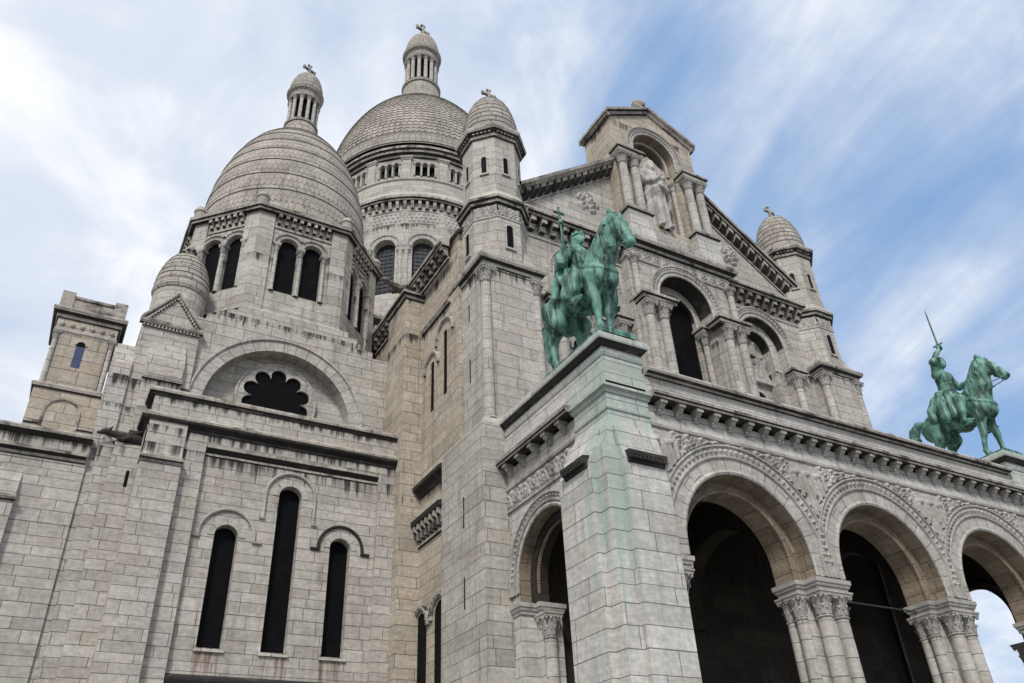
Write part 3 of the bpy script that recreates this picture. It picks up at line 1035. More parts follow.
for sg in (-1, 1):
    cx = 29.15 + sg * 3.0
    # clustered responds of the middle arch
    k = MB()
    xs = sorted((29.15 + sg * 2.05, 29.15 + sg * 3.9))
    k.extrude(rect_ring(xs[0], xs[1], 28.05, 28.45), 14, 27.0)
    obj('respond', k, 'stone', fac)
    for dx in (2.42, 3.45):
        column(fac, 29.15 + sg * dx, 27.95, 20.5, 26.85, .29, .9)
    column(fac, 29.15 + sg * 1.74, 29.2, 20.5, 26.85, .20, .7)
    impost(fac, rect_ring(xs[0] - (0 if sg < 0 else .35), xs[1] + (.35 if sg < 0 else 0), 27.62, 28.5), 26.85, 27.4)
    xt = sorted((29.15 + sg * 1.5, 29.15 + sg * 2.0))
    impost(fac, rect_ring(xt[0], xt[1], 28.95, 29.6), 26.85, 27.4, o=.15)
    # short colonnettes above the impost
    for dx in (3.72,):
        column(fac, 29.15 + sg * dx, 28.22, 27.45, 30.3, .2, .5, 6)
    # side bays
    c = SB[0] if sg < 0 else SB[1]
    for d in (-1, 1):
        column(fac, c + d * 2.05, 28.9, 17.5, 25.6, .27, .85)
        xq = sorted((c + d * 1.75, c + d * 2.75))
        impost(fac, rect_ring(xq[0], xq[1], 28.75, 29.1), 25.6, 26.1)
    # cornice with corbels over the side bays
    xa, xb = (18.4, 25.1) if sg < 0 else (33.2, 40.0)
    k = MB()
    k.corbels(FB, xa + .1, xb - .1, 30.35, 31.15, .55, .34, .72)
    obj('corbel_table', k, 'soot', fac)
    k = MB()
    k.ring([(xa, 29.05), (xb, 29.05)], [(0, 31.15), (.60, 31.16), (.66, 31.26), (.78, 31.34), (.80, 31.5), (.70, 31.58)], closed=False, m=1)
    k.ring([(xa, 29.05), (xb, 29.05)], [(.70, 31.58), (.05, 32.4), (-.3, 32.42)], closed=False, m=0)
    k.ring([(xa, 29.05), (xb, 29.05)], [(0, 29.98), (.08, 30.02), (.08, 30.12), (0, 30.16)], closed=False, m=0)
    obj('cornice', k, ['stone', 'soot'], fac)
    # raking cornice of the gable
    xe = XC + sg * 11.0
    x0 = XC + sg * 3.2
    s_ = sqrt(1 + .755 ** 2)
    k = MB()
    segs = 12
    for i in range(segs + 3):
        t = i / (segs + 2)
        x = x0 + (xe - x0) * (t * .96 + .02)
        z = gz(x)
        dx = .17
        q = [(x - dx, z + .755 * dx * sg), (x + dx, z - .755 * dx * sg)]
        pts = []
        for (xx, zz) in q:
            pts.append([(xx, 29.35, zz - .78), (xx, 29.05, zz - .62), (xx, 28.82, zz - .42), (xx, 28.80, zz - .1), (xx, 29.35, zz - .1)])
        for j in range(5):
            a, c2 = j, (j + 1) % 5
            k.face([pts[0][a], pts[1][a], pts[1][c2], pts[0][c2]])
        k.face(pts[0])
        k.face(list(reversed(pts[1])))
    obj('corbel_table', k, 'soot', fac)
    k = MB()
    prof = [(29.40, -.12), (28.72, -.12), (28.66, .0), (28.52, .06), (28.48, .26), (28.60, .36), (30.4, .40)]
    for (ya, za), (yb, zb) in zip(prof[:-1], prof[1:]):
        k.face([(x0, ya, gz(x0) + za), (xe, ya, gz(xe) + za), (xe, yb, gz(xe) + zb), (x0, yb, gz(x0) + zb)])
    for (ya, za), (yb, zb) in zip([(29.4, -.98), (29.28, -.98), (29.24, -.88)], [(29.28, -.98), (29.24, -.88), (29.4, -.84)]):
        k.face([(x0, ya, gz(x0) + za), (xe, ya, gz(xe) + za), (xe, yb, gz(xe) + zb), (x0, yb, gz(x0) + zb)])
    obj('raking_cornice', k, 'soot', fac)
    # relief badge in the gable
    k = MB()

    def badge(U, Z, c=XC + sg * 5.75):
        r = np.hypot(U - c, Z - 34.75)
        a = np.arctan2(Z - 34.75, U - c)
        return np.clip(np.exp(-((r - .42) / .16) ** 2) * (.6 + .4 * np.sin(a * 9)) + np.exp(-(r / .22) ** 2) + .6 * np.exp(-((r - .72) / .10) ** 2) * (np.sin(a * 5 + 1) > -.2), 0, 1)

    cc = XC + sg * 5.75
    relief(k, FS(29.35), cc - .95, cc + .95, 33.8, 35.7, .0, .26, badge, .05, lambda U, Z, c=cc: np.hypot(U - c, Z - 34.75) < .92)
    obj('carved_badge', k, 'carved', fac, smooth=True)

# middle cornice, carved frieze and the carved base of the niche
FR = [(25.1, 29.0), (25.1, 28.4), (33.2, 28.4), (33.2, 29.0)]
k = MB()
relief(k, FC, 25.15, 33.15, 30.55, 31.32, .01, .12, lambda U, Z: scroll_h(U, Z - 30.55, .77), .045)
k.ring(FR, [(0, 30.34), (.10, 30.38), (.12, 30.50), (0, 30.53)], closed=False)
obj('scroll_frieze', k, 'carved', fac, smooth=False)
k = MB()
k.ring(FR, [(0, 31.36), (.16, 31.40), (.22, 31.55), (.48, 31.64), (.55, 31.80), (.55, 31.98), (.40, 32.1)], closed=False, m=0)
k.ring(FR, [(.40, 32.1), (.12, 32.5), (.0, 32.5)], closed=False, m=1)
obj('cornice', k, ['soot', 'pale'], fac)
k = MB()
relief(k, FC, 25.3, 33.0, 32.62, 33.3, .01, .07, lambda U, Z: scroll_h(U * 1.6, (Z - 32.62), .68), .05)
obj('carved_band', k, 'carved', fac, smooth=True)

# ------------------------------------------------------------------ niche with its own little gable
NX0, NX1, NC = 25.5, 32.6, 29.05
b = MB()
FN = FS(28.55)
b.wall(FN, NX0, NX1, 33.4, 43.3, [(NC, 1.74, 34.0, 40.9)], d=.7, seg=30, ms=1)
b.wall(FS(29.25), NX0 + .4, NX1 - .4, 33.4, 44, [(NC, 1.52, 34.0, 40.9)], d=1.45, seg=30, ms=1)
b.rect(FS(30.7), NC - 2.2, NC + 2.2, 33.5, 43.2)
b.face([FN.p(NX0, 43.3), FN.p(NX1, 43.3), FN.p(NC, 45.05)])
b.rect(FW(NX0), -31.4, -28.55, 33.4, 43.3)
b.rect(FE(NX1), 28.55, 31.4, 33.4, 43.3)
b.rect(Fr(0, 31.4, 180), -NX1, -NX0, 33.4, 43.3)
nic = obj('niche_gable', b, ['tan', 'vault'], B)
archivolt(nic, FN, NC, 40.9, 1.74, 1.98, 2.36, 30, mat='vous', leg=.9)
k = MB()
k.arch(FS(29.25), NC, 40.9, [(1.5, -.02), (1.5, .08), (1.58, .12), (1.7, .08), (1.74, 0)], 28, leg=.9)
obj('inner_arch', k, 'vous', nic, smooth=True, sharp=40)
k = MB()
ov = .26
for sg in (-1, 1):
    xe = NC + sg * ((NX1 - NX0) / 2 + ov)
    ze = 43.25 - ov * .49
    za = 45.12
    prof = [(28.55, -.30), (28.40, -.26), (28.32, -.08), (28.16, .0), (28.12, .20), (28.24, .28), (31.7, .32), (31.7, -.2)]
    for (ya, d1), (yb, d2) in zip(prof[:-1], prof[1:]):
        k.face([(xe, ya, ze + d1), (NC, ya, za + d1), (NC, yb, za + d2), (xe, yb, ze + d2)])
    k.face([(xe, yy, ze + dd) for yy, dd in prof])
    k.face([(xe, 28.55, ze - .26), (NC, 28.55, za - .26), (NC, 31.6, za - .26), (xe, 31.6, ze - .26)])
    # eaves moulding along the side
    Fq = FW(NX0) if sg < 0 else FE(NX1)
    u0, u1 = (-31.5, -28.3) if sg < 0 else (28.3, 31.5)
    k.prism(Fq, u0, u1, [(0, 42.75), (.12, 42.8), (.2, 42.95), (.34, 43.02), (.36, 43.12), (0, 43.2)])
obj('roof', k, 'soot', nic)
k = MB()
k.box(FS(29.1), NC - .42, NC + .42, 45.1, 45.75, -.42, .42, back=True)
k.ring(rect_ring(NC - .36, NC + .36, 28.74, 29.46), [(0, 45.7), (.1, 45.76), (.12, 45.9), (-.1, 46.0), (-.14, 46.2)])
k.ball((NC - .12, 29.1, 46.5), .42, 9, sz=1.1)
k.ball((NC + .26, 29.0, 46.62), .30, 8)
k.ball((NC + .05, 29.2, 46.95), .24, 8)
obj('finial', k, 'soot', nic)
for sg in (-1, 1):
    xs = sorted((NC + sg * 1.75, NC + sg * 3.62))
    k = MB()
    k.extrude(rect_ring(xs[0], xs[1], 27.92, 28.6), 31.9, 34.15)
    k.ring(rect_ring(xs[0], xs[1], 27.92, 28.6), [(0, 34.0), (.12, 34.06), (.16, 34.22), (.06, 34.36), (-.4, 34.38)], m=1)
    obj('pedestal', k, ['pale', 'soot'], nic)
    for dx in (2.25, 3.2):
        column(nic, NC + sg * dx, 28.25, 34.36, 39.05, .3, .8)
    column(nic, NC + sg * 1.6, 29.0, 34.2, 39.05, .17, .6, 6)
    impost(nic, rect_ring(xs[0], xs[1], 27.92, 28.6), 39.02, 39.6, o=.2)

# ------------------------------------------------------------------ front turrets
def turret(cx, sg):
    cy, h = 29.8, 1.65
    b = MB()
    # lower square stage
    lx = sorted((cx - sg * 2.16, cx + sg * 1.7))
    b.extrude(rect_ring(lx[0], lx[1], 27.8, 31.9), -1.7, 16.9, top=False)
    lo = rect_ring(lx[0], lx[1], 27.8, 31.9)
    hi = rect_ring(cx - h, cx + h, cy - h, cy + h)
    for i in range(4):
        j = (i + 1) % 4
        b.face([(*lo[i], 16.9), (*lo[j], 16.9), (*hi[j], 17.5), (*hi[i], 17.5)])
    nt = .42   # notched corners hold a column
    pl = []
    for qx, qy in ((-1, -1), (1, -1), (1, 1), (-1, 1)):
        c1 = (cx + qx * (h - nt), cy + qy * h)
        c2 = (cx + qx * (h - nt), cy + qy * (h - nt))
        c3 = (cx + qx * h, cy + qy * (h - nt))
        if qy > 0:
            pl.append((cx + qx * h, cy + qy * h))
        else:
            pl += [c1, c2, c3] if qx * qy < 0 else [c3, c2, c1]
    b.extrude(pl, 17.3, 26.0, top=False)
    b.extrude(rect_ring(cx - h, cx + h, cy - h, cy + h), 25.95, 26.3)
    # eight-sided stages with broaches
    b.extrude(poly_ring(cx, cy, h), 26.3, 30.2)
    for qx, qy in ((-1, -1), (1, -1), (1, 1), (-1, 1)):
        a_ = h * math.tan(pi / 8)
        c = (cx + qx * h, cy + qy * h, 26.75)
        p1 = (cx + qx * a_, cy + qy * h, 26.75)
        p2 = (cx + qx * h, cy + qy * a_, 26.75)
        tp = (cx + qx * (h + a_) / 2, cy + qy * (h + a_) / 2, 28.3)
        b.face([p1, c, tp])
        b.face([c, p2, tp])
    b.extrude(poly_ring(cx, cy, 1.58), 31.2, 36.2)
    t = obj('turret', b, 'tan' if False else 'stone', B)
    k = MB()
    k.ring(rect_ring(cx - h, cx + h, cy - h, cy + h), [(0, 26.1), (.06, 26.15), (.10, 26.3), (.26, 26.42), (.32, 26.55), (.32, 26.68), (.0, 26.8)])
    obj('cornice', k, 'soot', t)
    k = MB()
    oc = poly_ring(cx, cy, h)
    k.ring(oc, [(0, 29.70), (.05, 29.74), (.05, 29.84), (.0, 29.88)], m=0)
    k.ring(oc, [(0, 30.68), (.16, 30.74), (.2, 30.88), (.32, 30.96), (.34, 31.1)], m=1)
    k.ring(oc, [(.34, 31.1), (-.02, 31.75), (-.12, 31.8)], m=2)
    for i in range(8):
        a, c2 = oc[i], oc[(i + 1) % 8]
        ang = math.degrees(atan2(c2[1] - a[1], c2[0] - a[0]))
        Fq = Fr(a[0], a[1], ang)
        L = sqrt((a[0] - c2[0]) ** 2 + (a[1] - c2[1]) ** 2)
        relief(k, Fq, .02, L - .02, 29.92, 30.64, .0, .09, lambda U, Z: scroll_h(U * 1.35 + .3, Z - 29.92, .72), .055)
    obj('carved_band', k, ['carved', 'soot', 'stone'], t)
    k = MB()
    o2 = poly_ring(cx, cy, 1.58)
    k.ring(o2, [(0, 36.0), (.10, 36.05), (.12, 36.25)], m=0)
    k.ring(o2, [(.12, 36.25), (.36, 36.45), (.42, 36.62), (.40, 36.78), (.05, 36.86)], m=0)
    for i in range(8):
        a, c2 = o2[i], o2[(i + 1) % 8]
        ang = math.degrees(atan2(c2[1] - a[1], c2[0] - a[0]))
        k.corbels(Fr(a[0], a[1], ang), 0.02, 1.22, 36.05, 36.42, .26, .14, .24)
    obj('cornice', k, 'soot', t)
    # windows on the sides that are not built into the church
    for z0, z1, hw, apo in ((33.2, 34.5, .15, 1.58), (27.75, 29.3, .2, h)):
        for i in range(8):
            if z0 < 30 and i % 2:
                continue
            k = MB()
            an = i * 45
            Fq = Fr(cx, cy, an)
            k.opening(Fq, 0, hw, z0, z1 - hw, n=apo + .012, m=1)
            k.arch(Fq, 0, z1 - hw, [(hw, apo), (hw, apo + .06), (hw + .1, apo + .06), (hw + .12, apo)], 12)
            for s2 in (-1, 1):
                us = sorted((s2 * hw, s2 * (hw + .09)))
                k.box(Fq, us[0], us[1], z0, z1 - hw, apo, apo + .05)
            k.box(Fq, -hw - .12, hw + .12, z0 - .12, z0, apo, apo + .10)
            obj('window', k, ['stone', 'glass'], t)
    for qx, qy in ((-1, -1), (1, -1)):
        column(t, cx + qx * (h - .2), cy + qy * (h - .2), 17.3, 25.98, .27, .85)
    k = MB()
    prof = [(1.66, 36.84), (1.70, 37.0)]
    n_ = 9
    for i in range(n_):
        for e, dz in ((0, 0.0), (1, -.0)):
            q = (i + e) / n_
            z = 37.0 + 4.0 * q
            r = 1.70 * sqrt(max(0, 1 - (q * .985) ** 2.1))
            prof.append((max(r + (.03 if e == 0 else 0.0), .1), z))
    k.lathe(cx, cy, prof, 32)
    dm = obj('dome', k, 'dome', t, smooth=True, sharp=30)
    k = MB()
    cross(k, cx, cy, 40.9, 1.25)
    obj('cross', k, 'soot', dm)
    if sg == 1:
        # slits of the stair on the west face
        for z0, z1 in ((12.6, 14.0), (9.2, 10.5)):
            k = MB()
            k.rect(FW(cx - 2.16), -29.72, -29.60, z0, z1, .012)
            obj('slit_window', k, 'black', t)
        for z0, z1 in ((23.6, 24.6), (20.0, 21.3)):
            k = MB()
            k.rect(FW(cx - h), -29.86, -29.74, z0, z1, .012)
            obj('slit_window', k, 'black', t)


turret(17.0, 1)
turret(41.2, -1)

# ------------------------------------------------------------------ nave: west wall seen past the turret
b = MB()
NW = FW(15.15)
NV = [(-34.72, .62, -1.7, 9.75), (-32.72, .58, -1.7, 9.85)]
b.wall(NW, -35.15, -31.8, -1.7, 16.6, NV, d=.04)
b.wall(NW, -35.15, -30.6, 16.6, 30, [(-32.25, .24, 20.6, 24.3), (-33.85, .24, 20.4, 23.2)], d=.08)
b.rect(FS(30.6), 15.15, 16.5, 16.6, 30)
b.extrude([(14.05, 37.7), (14.05, 35.15), (15.2, 35.15)], -1.7, 28.6, closed=False)
b.rect(FW(14.9), -60, -35.1, 20, 30)
b.face([(14.05, 35.15, 28.6), (15.2, 35.15, 28.6), (15.2, 37.7, 28.6), (14.05, 37.7, 28.6)])
# east wall and roof
b.rect(FE(43.3), 31.0, 60, -1.7, 30)
b.face([(14.9, 30.2, 29.95), (XC, 30.2, 40.5), (XC, 58, 40.5), (14.9, 58, 29.95)])
b.face([(XC, 30.2, 40.5), (43.5, 30.2, 29.95), (43.5, 58, 29.95), (XC, 58, 40.5)])
nav = obj('nave', b, 'tan', B)
for (u, hw, zb, zs) in [(-32.25, .24, 20.6, 24.3), (-33.85, .24, 20.4, 23.2)]:
    k = MB()
    k.opening(NW, u, hw, zb, zs, n=-.06)
    obj('window', k, 'glass', nav)
    k = MB()
    R_ = .92 if u > -33 else .74
    k.arch(NW, u, zs - .1, [(R_, 0), (R_ + .02, .12), (R_ + .12, .15), (R_ + .2, .1), (R_ + .22, 0)], 24, leg=.15)
    obj('window_hood', k, 'soot', nav, smooth=True, sharp=40)
for (u, hw, zb, zs) in NV:
    k = MB()
    k.opening(NW, u, hw, -1.6, zs, n=-.03)
    obj('window', k, 'glass', nav)
    k = MB()
    k.arch(NW, u, zs, [(.70, 0), (.70, .10), (.80, .16), (.92, .16), (.95, .0)], 20, leg=.12)
    for i in range(9):
        a = pi * (i + .5) / 9
        k.ball(NW.p(u + .82 * cos(a), zs + .82 * sin(a), .16), .06, 6)
    obj('window_hood', k, 'soot', nav, smooth=True, sharp=40)
k = MB()
k.prism(NW, -35.3, -31.5, [(0, 25.85), (.1, 25.9), (.16, 26.02), (.2, 26.1), (0, 26.2)])
obj('ledge', k, 'soot', nav)
k = MB()
k.prism(NW, -35.7, -31.95, [(0, 16.0), (.10, 16.06), (.16, 16.25), (.42, 16.4), (.44, 16.58), (0, 16.85)])
obj('ledge', k, 'black', nav)
k = MB()
k.corbels(NW, -35.1, -31.95, 13.75, 14.5, .42, .2, .46)
k.prism(NW, -35.1, -31.95, [(0, 14.5), (.46, 14.52), (.5, 14.75), (0, 14.9)], m=1)
k.prism(NW, -35.1, -31.95, [(0, 13.5), (.1, 13.54), (.1, 13.64), (0, 13.68)])
obj('corbel_table', k, ['soot', 'black'], nav)
k = MB()
k.prism(F0, -.13, .13, [(0, 0), (.18, .07), (.25, .27), (.4, .37), (.4, .6), (0, .6)])
nc_me = obj_mesh('corbel', k, ['soot'])
for i in range(22):
    obj('corbel', nc_me, None, nav, loc=(14.9, 31.5 + i * .62, 28.85), rotz=-pi / 2)
k = MB()
k.prism(FW(14.9), -58, -31.2, [(0, 29.45), (.42, 29.46), (.48, 29.56), (.56, 29.62), (.58, 29.8), (.4, 29.9), (0, 29.98)])
k.prism(FW(14.9), -58, -31.2, [(0, 28.55), (.08, 28.58), (.08, 28.68), (0, 28.72)])
obj('cornice', k, 'soot', nav)
k = MB()
k.ring([(14.05, 37.7), (14.05, 35.15), (15.2, 35.15)], [(0, 28.2), (.1, 28.25), (.14, 28.4), (.28, 28.5), (.3, 28.62), (-.2, 28.7)], closed=False)
obj('ledge', k, 'soot', nav)

# ------------------------------------------------------------------ side chapel with its three tall windows
CY = 35.8
b = MB()
FCH = FS(CY)
CW = [(6.33, .51, 8.5, 13.25), (8.97, .54, 8.5, 15.5), (11.55, .50, 8.5, 13.35)]
b.rect(FCH, 3.86, 4.8, -1.7, 18.1)
b.rect(FCH, 13.2, 14.1, -1.7, 18.1)
b.rect(FCH, 4.8, 13.2, 17.40, 18.1)
F3 = FS(CY + .28)
b.wall(F3, 4.8, 13.2, -1.7, 17.40, CW, d=.55)
b.rect(FE(4.8), CY, CY + .28, -1.7, 17.40)
b.rect(FW(13.2), -CY - .28, -CY, -1.7, 17.40)
b.rect(FW(2.15), -37.5, -CY, -1.7, 18.1)
# corner buttress in two steps
b.box(FCH, 2.15, 3.86, -1.7, 16.1, 0, .38)
b.box(FCH, 2.20, 3.84, 16.1, 18.1, 0, .16)
b.face([(2.15, CY - .38, 16.1), (3.86, CY - .38, 16.1), (3.84, CY - .16, 16.45), (2.20, CY - .16, 16.45)])
b.box(FCH, 2.2, 14.05, 18.05, 19.5, -.5, .05)
b.face([(2.2, 36.2, 19.4), (14.0, 36.2, 19.4), (14.0, 37.7, 18.6), (2.2, 37.7, 18.6)])
ch = obj('side_chapel', b, 'chapel', B)
for (u, hw, zb, zs) in CW:
    k = MB()
    k.opening(F3, u, hw, zb, zs, n=-.42)
    obj('window', k, 'glass', ch)
    k = MB()
    k.prism(F3, u - hw - .1, u + hw + .1, [(-.5, zb - .16), (.10, zb - .16), (.10, zb - .06), (-.5, zb + .06)])
    obj('window_sill', k, 'pale', ch)
    R_ = {6.33: 1.14, 8.97: 1.10, 11.55: 1.0}[u]
    k = MB()
    k.arch(F3, u, zs, [(R_, 0), (R_ + .01, .10), (R_ + .07, .13), (R_ + .13, .08), (R_ + .14, 0)], 26, leg=1.15 if u == 8.97 else .1)
    for sg in (-1, 1):
        uu = sorted((u + sg * R_, u + sg * (R_ + .42)))
        zb2 = zs - (1.25 if u == 8.97 else .2)
        if u == 8.97:
            uu = sorted((u + sg * (R_ - .02), u + sg * (R_ + .22)))
        k.prism(F3, uu[0], uu[1], [(0, zb2), (.1, zb2 + .02), (.12, zb2 + .1), (0, zb2 + .13)])
    obj('window_hood', k, 'carved' if u < 11 else 'black', ch, smooth=True, sharp=40)
    k = MB()
    k.arch(F3, u, zs, [(hw, .012), (hw + .02, .03), (hw + .30, .03), (hw + .31, 0)], 22)
    obj('window_arch', k, 'vous', ch)
k = MB()
k.prism(F3, 4.8, 13.2, [(0, 16.87), (.06, 16.89), (.07, 16.99), (.02, 17.01), (.24, 17.21), (.26, 17.39), (0, 17.40)])
obj('panel_moulding', k, 'soot', ch)
k = MB()
k.prism(FCH, 2.1, 3.9, [(.02, 15.82), (.42, 15.84), (.48, 15.95), (.55, 16.0), (.55, 16.14), (.38, 16.22), (.02, 16.24)])
obj('ledge', k, 'soot', ch)
PLN = [(2.15, 37.5), (2.15, CY), (14.05, CY)]
k = MB()
k.ring(PLN, [(0, 17.75), (.07, 17.78), (.09, 17.89), (.02, 17.91), (.14, 17.99), (.28, 18.05), (.32, 18.15)], closed=False, m=1)
k.ring(PLN, [(.32, 18.15), (.34, 18.25), (.08, 18.47), (0, 18.47)], closed=False, m=0)
obj('cornice', k, ['soot', 'black'], ch)
k = MB()
k.ring(PLN, [(.05, 19.28), (.12, 19.30), (.12, 19.38), (.22, 19.44)], closed=False, m=1)
k.ring(PLN, [(.22, 19.44), (.24, 19.54), (.20, 19.66), (-.5, 19.74)], closed=False, m=0)
obj('coping', k, ['soot', 'black'], ch)
k = MB()
k.prism(F3, 4.8, 13.2, [(0, 7.0), (.18, 7.05), (.24, 7.2), (.24, 7.3), (0, 7.45)])
obj('string_course', k, 'black', ch)

# ------------------------------------------------------------------ corner dome on its arched base
DX, DY = 8.5, 44.25
OH, OA = 2.66, 5.72                 # half width of a main side, distance of the main sides
OCT = [(DX - OH, DY - OA), (DX + OH, DY - OA), (DX + OA, DY - OH), (DX + OA, DY + OH), (DX + OH, DY + OA), (DX - OH, DY + OA), (DX - OA, DY + OH), (DX - OA, DY - OH)]
APO = [OA if i % 2 == 0 else (OH + OA) / sqrt(2) for i in range(8)]
SIDE = [2 * OH if i % 2 == 0 else (OA - OH) * sqrt(2) for i in range(8)]
b = MB()
FR_ = FS(37.75)
pp = 40
rr = 3.8
# arched wall round the big recess
b.wall(FR_, 3.3, 14.1, 17, 25.35, [(8.2, rr, 17, 20.5)], d=.75, seg=40, m=0)
b.rect(FS(38.48), 4.2, 12.2, 17, 25)
b.rect(FW(3.3), -48, -37.75, 17, 25.35)
b.face([(3.3, 37.75, 25.35), (14.1, 37.75, 25.35), (14.1, 44, 25.35), (3.3, 44, 25.35)])
# stepped stones from square to octagon
for i, (o, z0, z1) in enumerate(((.55, 25.3, 25.75), (.95, 25.7, 26.15), (1.4, 26.1, 26.5), (1.9, 26.45, 26.9))):
    b.extrude(rect_ring(3.3 + o * 1.15, 13.75 - o * 1.1, 37.76 + i * .08, 44.0), z0, z1)
b.extrude(OCT, 25.36, 27.0)
hw = .58
# octagon stage with paired openings
for i in range(8):
    an = i * 45
    Fq = Fr(DX, DY, an)
    n, side = APO[i], SIDE[i]
    b.wall(Fq, -side / 2, side / 2, 27.0, 34.8, [(-.74, hw, 28.85, 32.25), (.74, hw, 28.85, 32.25)], d=.3, n=n, seg=16)
    us = side / 2
    b.box(Fq, -us, us, 27.05, 28.72, n - .1, n + .05)
oc8 = OCT
for i in range(8):
    pv = [Vector(oc8[i - 1]), Vector(oc8[i]), Vector(oc8[(i + 1) % 8])]
    q0 = pv[1] + (pv[0] - pv[1]).normalized() * .86
    q1 = pv[1] + (pv[2] - pv[1]).normalized() * .86
    b.ring([tuple(q0), tuple(pv[1]), tuple(q1)], [(-.1, 27.0), (.14, 27.0), (.14, 34.45), (-.1, 34.45)], closed=False)
cd = obj('corner_dome_tower', b, 'stone', B)
k = MB()
k.arch(FR_, 8.2, 20.5, [(rr, -.02), (rr, .14), (rr + .62, .14), (rr + .64, .24), (rr + .74, .24), (rr + .76, .0)], 44, leg=2.2)
obj('archivolt', k, 'vous', cd)
# foiled round window
k = MB()
cxr, czr, R0 = 8.17, 21.75, 1.85
NL = 10
foil = []
for i in range(NL):
    a0 = 2 * pi * (i + .5) / NL
    cx_, cz_ = 1.40 * cos(a0), 1.40 * sin(a0)
    for j in range(11):
        a = a0 + radians(-112 + 224 * j / 10)
        foil.append((cx_ + .42 * cos(a), cz_ + .42 * sin(a)))
FRS = FS(38.48)
outer = []
for (x, z) in foil:
    a = atan2(z, x)
    outer.append((2.02 * cos(a), 2.02 * sin(a)))
rows0 = [FRS.p(cxr + x, czr + z, .16) for x, z in foil]
rows1 = [FRS.p(cxr + x, czr + z, .16) for x, z in outer]
rows2 = [FRS.p(cxr + x, czr + z, .03) for x, z in foil]
N_ = len(foil)
for i in range(N_):
    j = (i + 1) % N_
    k.face([rows1[i], rows1[j], rows0[j], rows0[i]])
    k.face([rows0[i], rows0[j], rows2[j], rows2[i]])
k.arch(FRS, cxr, czr, [(2.02, .16), (2.06, .22), (2.14, .22), (2.18, .0)], 60, a0=0, a1=2 * pi)
rw = obj('rose_window', k, 'vous', cd)
k = MB()
k.face([FRS.p(cxr + x, czr + z, .02) for x, z in foil])
obj('window_pane', k, 'glass', rw)
# openings of the octagon
wcol = None
for i in range(8):
    an = radians(i * 45)
    Fq = Fr(DX, DY, i * 45)
    DA = APO[i]
    k = MB()
    for c in (-.74, .74):
        k.opening(Fq, c, hw, 28.85, 32.25, n=DA - .28)  # dark pane stands in for the shaded interior of the open belfry
    obj('window', k, 'glass', cd)
    k = MB()
    for c in (-.74, .74):
        k.arch(Fq, c, 32.25, [(hw, DA + .01), (hw + .03, DA + .09), (hw + .14, DA + .11), (hw + .17, DA + .0)], 18)
    k.arch(Fq, -.74, 32.25, [(.86, DA), (.88, DA + .12), (.98, DA + .14), (1.0, DA)], 18, a1=radians(42))
    k.arch(Fq, .74, 32.25, [(.86, DA), (.88, DA + .12), (.98, DA + .14), (1.0, DA)], 18, a0=radians(138))
    obj('window_arch', k, 'vous', cd, smooth=True, sharp=40)
    for c, r in ((0, .135), (-1.44, .11), (1.44, .11)):
        p = Fq.p(c, 28.75, DA + (.0 if c == 0 else .06))
        column(cd, p[0], p[1], 28.75, 32.15, r, .5, 6, rot=an)
        q = MB()
        q.box(Fq, c - .22, c + .22, 32.13, 32.29, DA - .3, DA + .2)
        obj('impost', q, 'vous', cd)
k = MB()
oc = OCT
k.ring(oc, [(.0, 26.62), (.16, 26.68), (.26, 26.84), (.30, 26.98), (.28, 27.08)], m=1)
k.ring(oc, [(.28, 27.08), (.02, 27.4)], m=0)
obj('string_course', k, ['stone', 'black'], cd)
k = MB()
for i in range(8):
    DA, side = APO[i], SIDE[i]
    k.corbels(Fr(DX, DY, i * 45), -side / 2 + .92, side / 2 - .92, 33.70, 34.35, .36, .20, .44, n=DA)
    k.box(Fr(DX, DY, i * 45), -side / 2 + .9, side / 2 - .9, 33.42, 33.55, DA, DA + .08)
obj('corbel_table', k, 'soot', cd)
k = MB()
k.ring(oc, [(.0, 34.34), (.38, 34.36), (.42, 34.46), (.52, 34.54), (.56, 34.74), (.46, 34.82)], m=1)
k.ring(oc, [(.46, 34.82), (.05, 35.12), (-.8, 35.2)], m=0)
obj('cornice', k, ['dome', 'soot'], cd)
for i in range(8):
    k = MB()
    x, y = OCT[i]
    k.lathe(x, y, [(.42, 34.8), (.44, 34.92), (.36, 35.0), (.36, 35.4), (.42, 35.46), (.40, 35.62), (.28, 35.82), (.02, 35.92)], 14)
    obj('corner_block', k, 'dome', cd, smooth=True, sharp=40)


def scales(b, cx, cy, rf, z0, z1, rows, cnt, lip=.05, seg0=0.0, m=0):
    """overlapping rows of pointed stone scales on a dome of profile rf(z)"""
    zs = np.linspace(z0, z1, rows + 1)
    for i in range(rows):
        za, zb = zs[i], zs[i + 1]
        da = 2 * pi / cnt
        off = (i % 2) * da / 2 + seg0
        h = zb - za
        for j in range(cnt):
            a = off + j * da
            P = lambda aa, z, o: (cx + (rf(z) + o) * cos(aa), cy + (rf(z) + o) * sin(aa), z)
            g = da * .47
            up = zb + h * .12
            zm = za + h * .30
            pts = [P(a - g, up, .0), P(a - g, zm, lip * .8), P(a - g * .55, za - h * .02, lip), P(a, za - h * .16, lip * 1.08), P(a + g * .55, za - h * .02, lip), P(a + g, zm, lip * .8), P(a + g, up, .0)]
            jt = (random.random() - .5)
            b.face(pts, uv=((jt, jt),) * 7, m=m)
            low = [P(a - g, zm, -.02), P(a - g * .55, za, -.02), P(a, za - h * .14, -.02), P(a + g * .55, za, -.02), P(a + g, zm, -.02)]
            for q in range(4):
                b.face([pts[1 + q], pts[2 + q], low[q + 1], low[q]], uv=((0, 0),) * 4, m=m)


